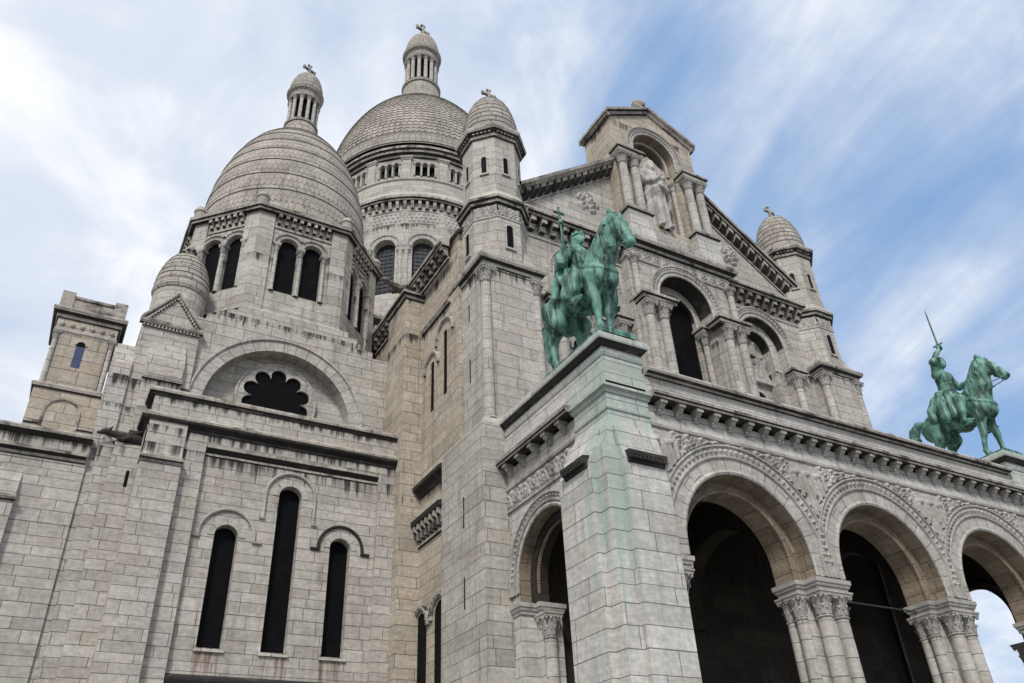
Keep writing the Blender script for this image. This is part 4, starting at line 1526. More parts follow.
# small ovoid dome: bands with a lip, each of shallow scales
RS = lambda z: 5.42 * sqrt(max(0.0, 1 - (max(z - 36.3, 0) / 10.9) ** 2.1))
b = MB()
zb = [35.1, 35.85, 37.2, 38.7, 40.15, 41.5, 42.75, 43.9, 44.9, 45.75, 46.45, 46.95]
prof = []
for i, (za, zc) in enumerate(zip(zb[:-1], zb[1:])):
    for q in range(5):
        z = za + (zc - za) * q / 4
        o = .07 if q == 0 else .055 * (1 - q / 4)
        if i == 0:
            o += .15
        prof.append((RS(z) + o, z + (0.0 if q else .0)))
    prof.append((RS(zc) - .05, zc - .005))
b.lathe(DX, DY, prof, 72)
sd = obj('dome', b, 'dome', cd, smooth=True, sharp=25)
b = MB()
for i, (za, zc) in enumerate(zip(zb[1:-1], zb[2:])):
    h = zc - za
    cnt = max(20, int(2 * pi * RS(za) / .34))
    scales(b, DX, DY, lambda z, za=za, h=h: RS(z) + .055 * (1 - (z - za) / h) + .004, za + h * .22, zc - h * .06, 2, cnt, .018)
obj('scale_bands', b, 'scale', cd, loc=(0, 0, 0))


def lantern(parent, cx, cy, z0, rb, zsh0, zsh1, rs, ncol, ztop, rd, zcross, hcross, drot):
    """open lantern: splayed base, ring of columns round a dark core, little ovoid dome and a cross"""
    b = MB()
    b.lathe(cx, cy, [(rb + .25, z0), (rb * 1.04, z0 + .4), (rb * .92, zsh0 - rb * .32), (rb * .88, zsh0 - rb * .22), (rb * .96, zsh0 - rb * .2), (rb * .98, zsh0 - rb * .06), (rb * .9, zsh0), (rs * .4, zsh0 + .01)], 28)
    obj('lantern_base', b, 'dome', parent, smooth=True, sharp=28)
    b = MB()
    h = ztop - zsh1
    b.lathe(cx, cy, [(rs * .6, zsh1), (rs * 1.02, zsh1), (rs * 1.04, zsh1 + h * .05), (rs * 1.0, zsh1 + h * .055), (rs * 1.0, zsh1 + h * .16), (rs * 1.16, zsh1 + h * .2), (rs * 1.2, zsh1 + h * .26), (rd * 1.0, zsh1 + h * .28)], 28)
    pr = []
    for i in range(11):
        q = i / 10
        z = zsh1 + h * (.28 + .72 * q)
        pr.append((max(rd * sqrt(max(0, 1 - q ** 2.1)), .08) + (.03 if i % 2 else 0), z))
    b.lathe(cx, cy, pr, 28)
    ln = obj('lantern_dome', b, 'dome', parent, smooth=True, sharp=28)
    k = MB()
    k.lathe(cx, cy, [(rs * .62, zsh0), (rs * .62, zsh1)], 16)
    obj('dark_opening', k, 'glass', ln)
    for i in range(ncol):
        a = 2 * pi * i / ncol + .1
        column(ln, cx + rs * .88 * cos(a), cy + rs * .88 * sin(a), zsh0, zsh1, rs * .115, rs * .3, 5, 'vous', rot=a)
    k = MB()
    cross(k, cx, cy, zcross, hcross, rot=drot)
    obj('cross', k, 'soot', ln)
    return ln


lantern(cd, DX + .05, DY, 46.3, 1.32, 48.75, 51.4, 1.20, 12, 55.0, 1.30, 54.8, 1.45, radians(20))

# ------------------------------------------------------------------ pinnacle with a gable at the chapel corner
b = MB()
px0, px1, pyf = .98, 3.72, 37.45
b.extrude(rect_ring(px0, px1, pyf, 41.0), -1.7, 24.1)
b.box(FS(pyf), 1.55, 3.30, 18, 22.0, 0, .30)
b.face([(1.55, pyf - .30, 22.0), (3.30, pyf - .30, 22.0), (3.22, pyf, 23.3), (1.62, pyf, 23.3)])
b.face([(1.55, pyf - .30, 22.0), (1.62, pyf, 23.3), (1.55, pyf, 22.0)])
b.face([(3.30, pyf - .30, 22.0), (3.30, pyf, 22.0), (3.22, pyf, 23.3)])
pc = (px0 + px1) / 2
b.face([(px0, pyf, 24.1), (px1, pyf, 24.1), (pc, pyf, 26.0)])
b.face([(px0, pyf, 24.1), (pc, pyf, 26.0), (pc, 41, 26.0), (px0, 41, 24.1)])
b.face([(px1, pyf, 24.1), (px1, 41, 24.1), (pc, 41, 26.0), (pc, pyf, 26.0)])
pcx, pcy = 2.53, 39.3
b.lathe(pcx, pcy, [(1.36, 22), (1.36, 27.2)], 28)
pin = obj('pinnacle', b, 'chapel', B)
k = MB()
k.prism(FS(pyf), px0 - .15, px1 + .15, [(0, 23.98), (.14, 24.02), (.2, 24.12), (.2, 24.26), (0, 24.3)])
q = 16
for i in range(q):
    u = px0 + (i + .5) * (px1 - px0) / q
    k.box(FS(pyf), u - .05, u + .05, 23.86, 24.0, 0, .12)
for sg in (-1, 1):
    xe = pc + sg * (px1 - px0) / 2
    pf = [(0, .0), (.16, .02), (.22, .12), (.22, .24), (-.3, .30)]
    for (a, z), (a2, z2) in zip(pf[:-1], pf[1:]):
        k.face([(xe + sg * .12, pyf - a, 24.12 + z), (pc, pyf - a, 26.0 + z), (pc, pyf - a2, 26.0 + z2), (xe + sg * .12, pyf - a2, 24.12 + z2)])
    for i in range(13):
        t = (i + .5) / 13
        x, z = xe + (pc - xe) * t, 24.12 + 1.88 * t
        k.box(FS(pyf), x - .045, x + .045, z - .14, z + .02, 0, .11)
obj('gable_moulding', k, 'soot', pin)
k = MB()
k.prism(FS(pyf - .30), 1.5, 3.35, [(-.02, 20.78), (.12, 20.8), (.18, 20.94), (.18, 21.06), (-.02, 21.2)])
obj('ledge', k, 'soot', pin)
k = MB()
pr = [(1.36, 27.1), (1.42, 27.14), (1.48, 27.3), (1.44, 27.44)]
for i in range(8):
    for e in (0, 1):
        t = (i + e) / 8
        pr.append((max(1.42 * sqrt(max(0, 1 - (t * .97) ** 2.0)) + (.035 if e == 0 else 0), .12), 27.44 + 2.75 * t))
k.lathe(pcx, pcy, pr, 32)
pdm = obj('dome', k, 'dome', pin, smooth=True, sharp=28)
k = MB()
k.lathe(pcx, pcy, [(.3, 29.95), (.36, 30.15), (.2, 30.3), (.3, 30.45), (.34, 30.6), (.12, 30.75), (.16, 30.9), (.01, 31.1)], 12)
for i in range(6):
    k.ball((pcx + .3 * cos(i * pi / 3), pcy + .3 * sin(i * pi / 3), 30.52), .12, 6)
obj('finial', k, 'soot', pdm, smooth=True)

# stepped buttresses left of the pinnacle
b = MB()
b.extrude(rect_ring(.08, .98, 37.3, 40.5), -1.7, 21.5)
b.face([(.08, 37.3, 21.5), (.98, 37.3, 21.5), (.98, 38.2, 23.0), (.08, 38.2, 23.0)])
b.face([(.08, 37.3, 21.5), (.08, 38.2, 23.0), (.08, 38.2, 21.5)])
b.extrude(rect_ring(.20, .52, 38.0, 40), 21, 22.4)
b.extrude(rect_ring(.46, 1.12, 36.9, 37.5), -1.7, 17.0)
b.face([(.46, 36.9, 17.0), (1.12, 36.9, 17.0), (1.12, 37.32, 17.6), (.46, 37.32, 17.6)])
b.extrude(rect_ring(1.08, 2.16, 36.55, 37.5), -1.7, 16.9)
b.face([(1.08, 36.55, 16.9), (2.16, 36.55, 16.9), (2.16, 37.4, 17.7), (1.08, 37.4, 17.7)])
b.extrude(rect_ring(.0, .5, 37.12, 37.6), -1.7, 16.2)
but = obj('stepped_buttress', b, 'chapel', B)
k = MB()
k.opening(FS(36.55), 1.86, .07, 15.0, 15.7, n=.012)
obj('slit_window', k, 'glass', but)

# ------------------------------------------------------------------ stair turret far left
b = MB()
sx0, sx1, sy = -2.62, .02, 38.0
b.extrude(rect_ring(sx0 - .12, sx1 + .12, sy, sy + 3.0), -1.7, 19.9)
nt = .26
b.extrude([(sx0, sy + nt), (sx0 + nt, sy + nt), (sx0 + nt, sy), (sx1 - nt, sy), (sx1 - nt, sy + nt), (sx1, sy + nt), (sx1, sy + 3), (sx0, sy + 3)], 19.9, 22.9)
b.extrude(rect_ring(sx0 - .02, sx1 + .02, sy - .02, sy + 3), 22.8, 23.9)
b.extrude(rect_ring(sx0 - .1, sx1 + .1, sy - .1, sy + 3.1), 23.9, 24.7)
stt = obj('stair_turret', b, 'tan', B)
k = MB()
for x in (sx0 - .16, sx1 - .42):
    k.box(FS(sy - .18), x, x + .58, 24.1, 25.05, -.6, .02, back=True)
k.box(FS(sy - .12), sx0 + .4, sx1 - .4, 24.1, 24.78, -.5, .02, back=True)
k.box(FS(sy - .12), sx0 + .42, sx1 - .42, 24.72, 24.86, -.5, .08, back=True)
obj('parapet', k, 'soot', stt)
k = MB()
k.ring(rect_ring(sx0, sx1, sy, sy + 3), [(.02, 23.55), (.1, 23.6), (.14, 23.74), (.3, 23.86), (.34, 24.02), (.3, 24.1)], m=1)
k.ring(rect_ring(sx0, sx1, sy, sy + 3), [(.02, 22.85), (.06, 22.88), (.06, 22.98), (.02, 23.0)], m=0)
for i in range(6):
    u = sx0 + (i + .5) * (sx1 - sx0) / 6
    k.ball((u, sy - .02, 23.27), .13, 8)
obj('cornice', k, ['carved', 'soot'], stt)
k = MB()
k.ring(rect_ring(sx0 - .12, sx1 + .12, sy, sy + 3), [(0, 19.72), (.1, 19.76), (.14, 19.9), (0, 20.05)])
obj('string_course', k, 'soot', stt)
k = MB()
k.arch(FS(sy), -1.35, 18.6, [(.66, 0), (.68, .07), (.76, .09), (.78, 0)], 22, leg=.9)
k.prism(FS(sy), sx0 - .1, -2.12, [(0, 17.9), (.08, 17.94), (.08, 18.04), (0, 18.08)])
k.prism(FS(sy), -.58, sx1 + .1, [(0, 17.9), (.08, 17.94), (.08, 18.04), (0, 18.08)])
obj('blind_arch', k, 'soot', stt)
k = MB()
k.opening(FS(sy), -1.37, .19, 21.05, 22.28, n=.012, m=1)
k.arch(FS(sy), -1.37, 22.28, [(.19, 0), (.19, .05), (.27, .05), (.28, 0)], 14)
k.opening(FS(sy), -1.37, .19, 22.2, 22.28, n=.016, m=2)
obj('window', k, ['stone', 'blueglass', 'glass'], stt)
for x in (sx0 + .12, sx1 - .12):
    column(stt, x, sy + .13, 20.0, 22.84, .13, .4, 5)

# ------------------------------------------------------------------ west wing wall
b = MB()
FWG = FS(37.0)
b.rect(FWG, -30, .18, -1.7, 15.9)
b.box(FWG, -30, .2, 15.8, 16.9, -.6, .03)
b.box(FWG, -30, -2.05, -1.7, 13.95, 0, .3)
b.face([(-30, 36.7, 13.95), (-2.05, 36.7, 13.95), (-2.05, 37.0, 15.3), (-30, 37.0, 15.3)])
b.face([(-2.05, 36.7, 13.95), (-2.05, 37.0, 13.95), (-2.05, 37.0, 15.3)])
b.face([(-30, 37, 16.9), (.2, 37, 16.9), (.2, 60, 16.9), (-30, 60, 16.9)])
wg = obj('wing_wall', b, 'chapel', B)
k = MB()
k.prism(FWG, -30, .14, [(.03, 15.9), (.08, 15.94), (.1, 16.06), (.28, 16.16), (.3, 16.3), (.03, 16.4)])
obj('cornice', k, 'soot', wg)
k = MB()
k.prism(FWG, -30, .2, [(.03, 16.86), (.12, 16.9), (.28, 17.02), (.3, 17.14), (.22, 17.24), (-.6, 17.34), (-.6, 16.86)])
obj('coping', k, 'soot', wg)
k = MB()
k.prism(FS(36.7), -30, -2.0, [(0, 13.76), (.1, 13.8), (.16, 13.9), (.16, 14.0), (0, 14.06)])
obj('ledge', k, 'soot', wg)

# ------------------------------------------------------------------ great dome over the crossing
GX, GY, GR = 29.2, 70.3, 10.4
b = MB()
b.lathe(GX, GY, [(GR + .5, 30), (GR + .5, 49.2), (GR + .3, 49.3), (GR, 49.6)], 96)
NB = 16
off = 341.3           # turns a bay towards the measured bearing
wb = GR * math.tan(pi / NB) * 2
for i in range(NB):
    Fq = Fr(GX, GY, off + i * 360 / NB)
    b.wall(Fq, -wb / 2, wb / 2, 49.4, 62.2, [(0, 1.16, 49.8, 55.75)], d=.8, n=GR, seg=20)
    b.wall(Fq, -wb / 2, wb / 2, 62.6, 70.0, [(-.80, .29, 66.15, 67.95), (0, .29, 66.15, 67.95), (.80, .29, 66.15, 67.95)], d=.7, n=GR - .05, seg=12)
gd = obj('great_dome_drum', b, 'stone', B)


def at_bay(name, mb, mats, i, **kw):
    return obj(name, mb, mats, gd, loc=(GX, GY, 0), rotz=radians(off + i * 360 / NB), **kw)


k = MB()
k.opening(F0, 0, 1.18, 49.8, 55.75, n=GR - .75, m=0)
for u in (-.75, -.25, .25, .75):
    k.box(F0, u - .035, u + .035, 49.8, 56.8, GR - .74, GR - .66, m=1)
for j in range(13):
    k.box(F0, -1.16, 1.16, 50.2 + j * .52, 50.26 + j * .52, GR - .735, GR - .67, m=1)
w_me = obj_mesh('window', k, ['leaded', 'lead'])
k = MB()
k.arch(F0, 0, 55.75, [(1.16, GR), (1.18, GR + .1), (1.62, GR + .12), (1.66, GR + .24), (1.84, GR + .26), (1.9, GR)], 26)
a_me = obj_mesh('window_arch', k, ['vous'], 35)
k = MB()
for c in (-.8, 0, .8):
    k.opening(F0, c, .30, 66.15, 67.95, n=GR - .7)
ga_me = obj_mesh('gallery_opening', k, ['glass'])
k = MB()
for c in (-.8, 0, .8):
    k.arch(F0, c, 67.95, [(.29, GR - .05), (.29, GR + .03), (.38, GR + .05), (.40, GR - .05)], 12)
gh_me = obj_mesh('gallery_arch', k, ['vous'])
k = MB()
k.box(F0, -.48, .48, 65.7, 68.6, GR, GR + .24)
k.ring(rect_ring(-.48, .48, -GR - .24, -GR), [(0, 68.4), (.1, 68.5), (.12, 68.62), (.22, 68.7), (.24, 68.9), (0, 68.95)])
pi_me = obj_mesh('pilaster', k, ['stone'])
k = MB()
k.box(F0, -.55, .55, 49.8, 54.9, GR - .05, GR + .06)
for u in (-.3, .3):
    k.lathe(u, -GR - .16, [(.24, 49.9), (.2, 50.2), (.19, 54.4), (.24, 54.7), (.3, 55.1)], 12)
k.box(F0, -.72, .72, 55.1, 55.6, GR - .1, GR + .42)
k.prism(F0, -.76, .76, [(GR, 55.5), (GR + .44, 55.52), (GR + .5, 55.7), (GR, 55.78)])
pc_me = obj_mesh('paired_column', k, ['vous'])
for i in range(NB):
    at_bay('window', w_me, None, i)
    at_bay('window_arch', a_me, None, i)
    at_bay('gallery_opening', ga_me, None, i)
    at_bay('gallery_arch', gh_me, None, i)
    at_bay('pilaster', pi_me, None, i + .5)
    at_bay('paired_column', pc_me, None, i + .5)
    for c in (-1.2, -.4, .4, 1.2):
        Fq = Fr(GX, GY, off + i * 360 / NB)
        p = Fq.p(c, 66.1, GR - .05)
        column(gd, p[0], p[1], 66.1, 67.95, .10, .3, 5)
# bands and cornices of the drum
b = MB()
b.lathe(GX, GY, [(GR, 58.9), (GR + .1, 59.0), (GR + .1, 60.6), (GR + .2, 60.7), (GR + .05, 60.8), (GR + .05, 61.9)], 96)
nz = 132
for row in range(3):
    z0 = 59.1 + row * .5
    for j in range(nz):
        a = 2 * pi * (j + (row % 2) * .5) / nz
        da = pi / nz * .8
        P = lambda aa, z, o: (GX + (GR + o) * cos(aa), GY + (GR + o) * sin(aa), z)
        c = P(a, z0 + .24, .24)
        q = [P(a - da, z0 + .24, .1), P(a, z0, .1), P(a + da, z0 + .24, .1), P(a, z0 + .48, .1)]
        for e in range(4):
            b.face([q[e], q[(e + 1) % 4], c], uv=((0, 0),) * 3)
obj('carved_band', b, 'carved', gd)
k = MB()
ncb = 84
for i in range(ncb):
    Fq = Fr(GX, GY, i * 360 / ncb)
    k.prism(Fq, -.17, .17, [(GR, 60.95), (GR + .3, 61.05), (GR + .5, 61.5), (GR + .52, 61.95), (GR, 61.95)])
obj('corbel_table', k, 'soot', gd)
k = MB()
k.lathe(GX, GY, [(GR, 61.95), (GR + .62, 61.96), (GR + .66, 62.1), (GR + .82, 62.2), (GR + .86, 62.5)], 96, m=1)
k.lathe(GX, GY, [(GR + .86, 62.5), (GR + .7, 62.62), (GR + .35, 63.4), (GR + .15, 63.6), (GR + .15, 65.3), (GR + .3, 65.4), (GR + .32, 65.62), (GR + .05, 65.75)], 96)
obj('cornice', k, ['stone', 'soot'], gd)
k = MB()
k.lathe(GX, GY, [(GR - .05, 68.85), (GR + .2, 68.95), (GR + .24, 69.2), (GR + .6, 69.35), (GR + .68, 69.6), (GR + .9, 69.75), (GR + .95, 70.0)], 96, m=1)
k.lathe(GX, GY, [(GR + .95, 70.0), (GR + .85, 70.15), (GR + .3, 70.6)], 96)
obj('cornice', k, ['dome', 'soot'], gd)
RG = lambda z: 11.5 * sqrt(max(0.0, 1 - (max(z - 71.0, 0) / 17.0) ** 1.8))
b = MB()
b.lathe(GX, GY, [(RG(z) - .02, z) for z in np.linspace(70.3, 87.7, 60)], 96)
b.lathe(GX, GY, [(RG(71.9) + .0, 70.4), (RG(71.9) + .12, 70.5), (RG(71.9) + .12, 71.8), (RG(72) + .2, 71.9), (RG(72.2), 72.2)], 96)
obj('dome', b, 'dome', gd, smooth=True, sharp=30)
b = MB()
zr = 72.2
while zr < 87.2:
    h = .62 * max(.33, sqrt(1 - min(.95, ((zr - 71) / 17.0) ** 1.8)) ** .8)
    if zr + h > 87.6:
        break
    cnt = max(16, int(2 * pi * RG(zr) / .70))
    scales(b, GX, GY, RG, zr, zr + h, 1, cnt, .09, seg0=random.random())
    zr += h
obj('stone_scales', b, 'scale', gd)
lantern(gd, GX, GY, 86.6, 2.80, 93.1, 98.3, 2.35, 14, 105.3, 2.5, 105.0, 3.0, radians(15))
# crossing roofs below the drum
b = MB()
b.extrude(rect_ring(GX - 12.2, GX + 12.2, GY - 11.5, GY + 12), 20, 43.5)
cr = obj('crossing_block', b, 'stone', B)
k = MB()
k.ring(rect_ring(GX - 12.2, GX + 12.2, GY - 11.5, GY + 12), [(0, 43.0), (.3, 43.1), (.5, 43.3), (.7, 43.5), (.7, 43.9), (-3, 45.5)])
for i in range(30):
    k.box(FS(GY - 11.5), GX - 12 + i * .8, GX - 11.7 + i * .8, 42.3, 43.0, 0, .3)
obj('cornice', k, 'soot', cr)

# ================================================================== sculpture: one continuous skin from blended volumes
def smin(a, b, k):
    h = np.clip(0.5 + 0.5 * (b - a) / k, 0, 1)
    return b * (1 - h) + a * h - k * h * (1 - h)


class Sculpt:
    def __init__(s, lo, hi, h):
        s.lo, s.h = np.array(lo, float), h
        n = np.ceil((np.array(hi, float) - s.lo) / h).astype(int) + 1
        ax = [s.lo[i] + h * np.arange(n[i]) for i in range(3)]
        s.X, s.Y, s.Z = np.meshgrid(*ax, indexing='ij')
        s.d = np.full(s.X.shape, 10.0)

    def add(s, q, k=.03):
        s.d = smin(s.d, q, k) if k > 0 else np.minimum(s.d, q)

    def cut(s, q, k=.02):
        s.d = -smin(-s.d, q, k)

    def cone(s, a, b, ra, rb, k=.03, sub=False):
        a, b = np.array(a, float), np.array(b, float)
        ab = b - a
        px, py, pz = s.X - a[0], s.Y - a[1], s.Z - a[2]
        t = np.clip((px * ab[0] + py * ab[1] + pz * ab[2]) / (ab @ ab), 0, 1)
        q = np.sqrt((px - t * ab[0]) ** 2 + (py - t * ab[1]) ** 2 + (pz - t * ab[2]) ** 2) - (ra + (rb - ra) * t)
        (s.cut if sub else s.add)(q, k)

    def chain(s, pts, k=.03):
        for (a, ra), (b, rb) in zip(pts[:-1], pts[1:]):
            s.cone(a, b, ra, rb, k)

    def ell(s, c, r, k=.04, yaw=0.0, pitch=0.0, sub=False):
        x, y, z = s.X - c[0], s.Y - c[1], s.Z - c[2]
        if yaw:
            x, y = x * cos(yaw) + y * sin(yaw), -x * sin(yaw) + y * cos(yaw)
        if pitch:
            x, z = x * cos(pitch) + z * sin(pitch), -x * sin(pitch) + z * cos(pitch)
        k0 = np.sqrt((x / r[0]) ** 2 + (y / r[1]) ** 2 + (z / r[2]) ** 2)
        k1 = np.sqrt((x / r[0] ** 2) ** 2 + (y / r[1] ** 2) ** 2 + (z / r[2] ** 2) ** 2) + 1e-9
        (s.cut if sub else s.add)(k0 * (k0 - 1) / k1, k)

    def mesh(s, scale=1.0):
        d, h = s.d, s.h
        ins = d < 0
        nx, ny, nz = d.shape
        cnt = np.zeros((nx - 1, ny - 1, nz - 1))
        acc = np.zeros((nx - 1, ny - 1, nz - 1, 3))
        C8 = [(i, j, k) for i in (0, 1) for j in (0, 1) for k in (0, 1)]
        sl = lambda c: (slice(c[0], nx - 1 + c[0]), slice(c[1], ny - 1 + c[1]), slice(c[2], nz - 1 + c[2]))
        for a in C8:
            for ax in range(3):
                if a[ax] == 0:
                    b = list(a)
                    b[ax] = 1
                    da, db = d[sl(a)], d[sl(b)]
                    m = (da < 0) != (db < 0)
                    t = np.where(m, da / np.where(np.abs(da - db) < 1e-12, 1, da - db), 0)
                    cnt += m
                    for e in range(3):
                        acc[..., e] += m * (a[e] + (t if e == ax else 0))
        act = cnt > 0
        idx = np.full(cnt.shape, -1)
        idx[act] = np.arange(act.sum())
        ijk = np.argwhere(act)
        v = (ijk + acc[act] / cnt[act][:, None]) * h + s.lo
        faces = []
        for ax in range(3):
            o = [q for q in range(3) if q != ax]
            a_ = [slice(None)] * 3
            b_ = [slice(None)] * 3
            a_[ax], b_[ax] = slice(0, -1), slice(1, None)
            m = ins[tuple(a_)] != ins[tuple(b_)]
            p = np.argwhere(m)
            p = p[(p[:, o[0]] > 0) & (p[:, o[1]] > 0) & (p[:, o[0]] < d.shape[o[0]] - 1) & (p[:, o[1]] < d.shape[o[1]] - 1)]
            if not len(p):
                continue
            flip = ins[tuple(p.T)]
            def cell(d0, d1):
                c = p.copy()
                c[:, o[0]] -= d0
                c[:, o[1]] -= d1
                return idx[tuple(c.T)]
            q = np.stack([cell(1, 1), cell(0, 1), cell(0, 0), cell(1, 0)], 1)
            if ax == 1:
                flip = ~flip
            q[~flip] = q[~flip][:, ::-1]
            faces.append(q)
        f = np.concatenate(faces)
        return v * scale, f


def sculpt_obj(name, sc, mat, parent, scale, M4=None):
    v, f = sc.mesh(scale)
    me = bpy.data.meshes.new(name)
    me.from_pydata(v.tolist(), [], f.tolist())
    me.materials.append(M[mat])
    me.polygons.foreach_set('use_smooth', np.ones(len(f), dtype=bool))
    me.update()
    o = bpy.data.objects.new(name, me)
    COL.objects.link(o)
    o.parent = parent
    return o


def horse(yaw, h, stride, tail_arch, tuck=.75, zp=2.17, lean=0.0):
    """standing horse, nose to +x, left side +y, hooves on z = 0, about 1.65 m at the withers"""
    s = Sculpt((-1.5, -.55, -.03), (1.62, .68, 2.62), h)
    # trunk
    s.ell((-.02, 0, 1.18), (.70, .285, .305), .05)
    s.ell((.46, 0, 1.22), (.33, .26, .35), .10)
    s.ell((.62, .10, 1.12), (.18, .15, .22), .06)
    s.ell((.62, -.10, 1.12), (.18, .15, .22), .06)
    s.ell((-.60, 0, 1.25), (.40, .28, .33), .10)
    s.ell((-.66, .16, 1.15), (.32, .16, .34), .08)
    s.ell((-.66, -.16, 1.15), (.32, .16, .34), .08)
    s.ell((.26, 0, 1.50), (.24, .12, .14), .10)
    # neck, held high and arched
    c, sn = cos(yaw), sin(yaw)
    def hd(f, l, z):
        # swing the head down about the poll
        if f > 0 or z < 2.17:
            df, dz = f, z - 2.17
            an = -tuck * min(1.0, max(0.0, (df - dz) / .12))
            f, z = df * cos(an) - dz * sin(an), 2.17 + df * sin(an) + dz * cos(an)
        return (.86 + lean + f * c - l * sn, f * sn + l * c + .10 * sn, z + zp - 2.17)
    dr = zp - 2.17
    s.chain([((.44, 0, 1.36), .29), ((.66 + lean * .45, .01 * sn, 1.66 + dr * .45), .215), ((.80 + lean * .8, .05 * sn, 1.95 + dr * .85), .165), (hd(-.01, 0, 2.17), .145)], .07)
    s.chain([((.62, 0, 1.30), .18), ((.80 + lean * .5, .03 * sn, 1.68 + dr * .5), .12), ((.88 + lean * .9, .06 * sn, 1.98 + dr * .9), .10)], .06)
    # head
    s.chain([(hd(.0, 0, 2.17), .135), (hd(.20, 0, 2.07), .125), (hd(.40, 0, 1.90), .088), (hd(.545, 0, 1.775), .078)], .05)
    s.ell(hd(.16, .055, 2.02), (.13, .07, .13), .03, yaw=yaw)
    s.ell(hd(.16, -.055, 2.02), (.13, .07, .13), .03, yaw=yaw)
    s.chain([(hd(.16, 0, 2.02), .085), (hd(.36, 0, 1.85), .066), (hd(.50, 0, 1.72), .055)], .04)
    for l in (-1, 1):
        s.ell(hd(.22, l * .105, 2.13), (.045, .028, .03), .015, yaw=yaw)
        s.ell(hd(.225, l * .128, 2.125), (.018, .012, .016), .004, yaw=yaw, sub=True)
        s.ell(hd(.57, l * .052, 1.79), (.032, .022, .030), .02, yaw=yaw)
        s.ell(hd(.60, l * .060, 1.785), (.016, .014, .014), .006, yaw=yaw, sub=True)
        s.chain([(hd(-.01, l * .075, 2.27), .040), (hd(.0, l * .085, 2.36), .045), (hd(.02, l * .08, 2.46), .012)], .02)
    s.cone(hd(.60, -.09, 1.715), hd(.60, .09, 1.715), .012, .012, .006, sub=True)
    # mane: locks on the crest, falling to the near side
    for i in range(15):
        t = i / 14
        x = .30 + (.80 + lean - .30) * t
        z = 1.66 + (2.30 + dr - 1.66) * t ** .92
        y = .05 * sn * t
        s.chain([((x - .05, y, z + .02), .055), ((x + .01, y - .13, z - .10), .042), ((x + .05 + .02 * (i % 2), y - .17 - .02 * (i % 3), z - .25), .018)], .022)
        s.chain([((x - .05, y, z + .02), .05), ((x + .0, y + .12, z - .08), .04), ((x + .04, y + .15, z - .2), .018)], .022)
    s.chain([(hd(.0, 0, 2.36), .05), (hd(.13, .0, 2.27), .035), (hd(.22, .02, 2.17), .014)], .02)
    # legs
    fr, fl, hr, hl = stride
    for sg, dx in ((-1, fr), (1, fl)):
        y = sg * .155
        s.chain([((.50, y * .9, 1.18), .18), ((.46, y, .92), .125), ((.50 + dx * .45, y, .60), .078)], .06)
        s.chain([((.50 + dx * .45, y, .60), .078), ((.50 + dx * .5, y, .53), .074), ((.49 + dx * .75, y, .34), .050), ((.49 + dx * .95, y, .17), .052), ((.52 + dx, y, .10), .056)], .03)
        s.cone((.54 + dx, y, .075), (.56 + dx, y, .02), .070, .088, .02)
    for sg, dx in ((-1, hr), (1, hl)):
        y = sg * .19
        s.chain([((-.62, y * .9, 1.12), .25), ((-.54 + dx * .25, y, .86), .175), ((-.72 + dx * .6, y, .60), .088)], .07)
        s.chain([((-.72 + dx * .6, y, .60), .082), ((-.77 + dx * .65, y, .545), .076), ((-.73 + dx * .85, y, .34), .052), ((-.71 + dx * .97, y, .17), .053), ((-.67 + dx, y, .10), .057)], .03)
        s.cone((-.65 + dx, y, .075), (-.63 + dx, y, .02), .070, .088, .02)
    # tail
    if tail_arch:
        tp = [((-.94, 0, 1.44), .07), ((-1.12, .0, 1.50), .09), ((-1.28, .0, 1.38), .115), ((-1.35, .0, 1.14), .12), ((-1.31, .0, .88), .11), ((-1.18, .0, .72), .085), ((-1.08, .0, .70), .03)]
    else:
        tp = [((-.97, 0, 1.42), .07), ((-1.08, .0, 1.34), .095), ((-1.12, .0, 1.1), .12), ((-1.10, .0, .82), .12), ((-1.08, .0, .52), .09), ((-1.10, .0, .34), .03)]
    s.chain(tp, .05)
    # hair strands on the tail
    tz = (s.X < -1.0) & (s.Z < 1.4)
    s.d = np.where(tz, s.d + .010 * np.sin(s.Y * 75 + s.Z * 9), s.d)
    # harness: breast band, crupper band, bridle
    on = np.abs(s.d)
    def strap(px, th, wd, m):
        s.d = np.where((np.abs(px) < wd) & m, s.d - th, s.d)
    strap((s.Z - 1.34) - (s.X - .55) * -.55, .022, .040, (s.X > .15) & (s.Z < 1.62))
    strap((s.Z - 1.22) - (s.X + .7) * .12, .020, .040, (s.X < -.30) & (s.Z > .9))
    strap(s.X - .12, .018, .035, (s.Z < 1.4) & (s.Z > .70))
    p0, p1 = np.array(hd(0.001, 0, 2.17)), np.array(hd(.545, 0, 1.775))
    ax = (p1 - p0) / np.linalg.norm(p1 - p0)
    al = (s.X - p0[0]) * ax[0] + (s.Y - p0[1]) * ax[1] + (s.Z - p0[2]) * ax[2]
    pr = np.sqrt((s.X - p0[0] - al * ax[0]) ** 2 + (s.Y - p0[1] - al * ax[1]) ** 2 + (s.Z - p0[2] - al * ax[2]) ** 2)
    strap(al - .44, .016, .024, pr < .2)
    strap(al - .08, .014, .020, pr < .22)
    # reins from the bit to the saddle
    for sg in (-1, 1):
        s.chain([(hd(.50, sg * .07, 1.74), .016), ((.72, sg * .17, 1.60), .016), ((.30, sg * .17, 1.66), .016)], .008)
    return s


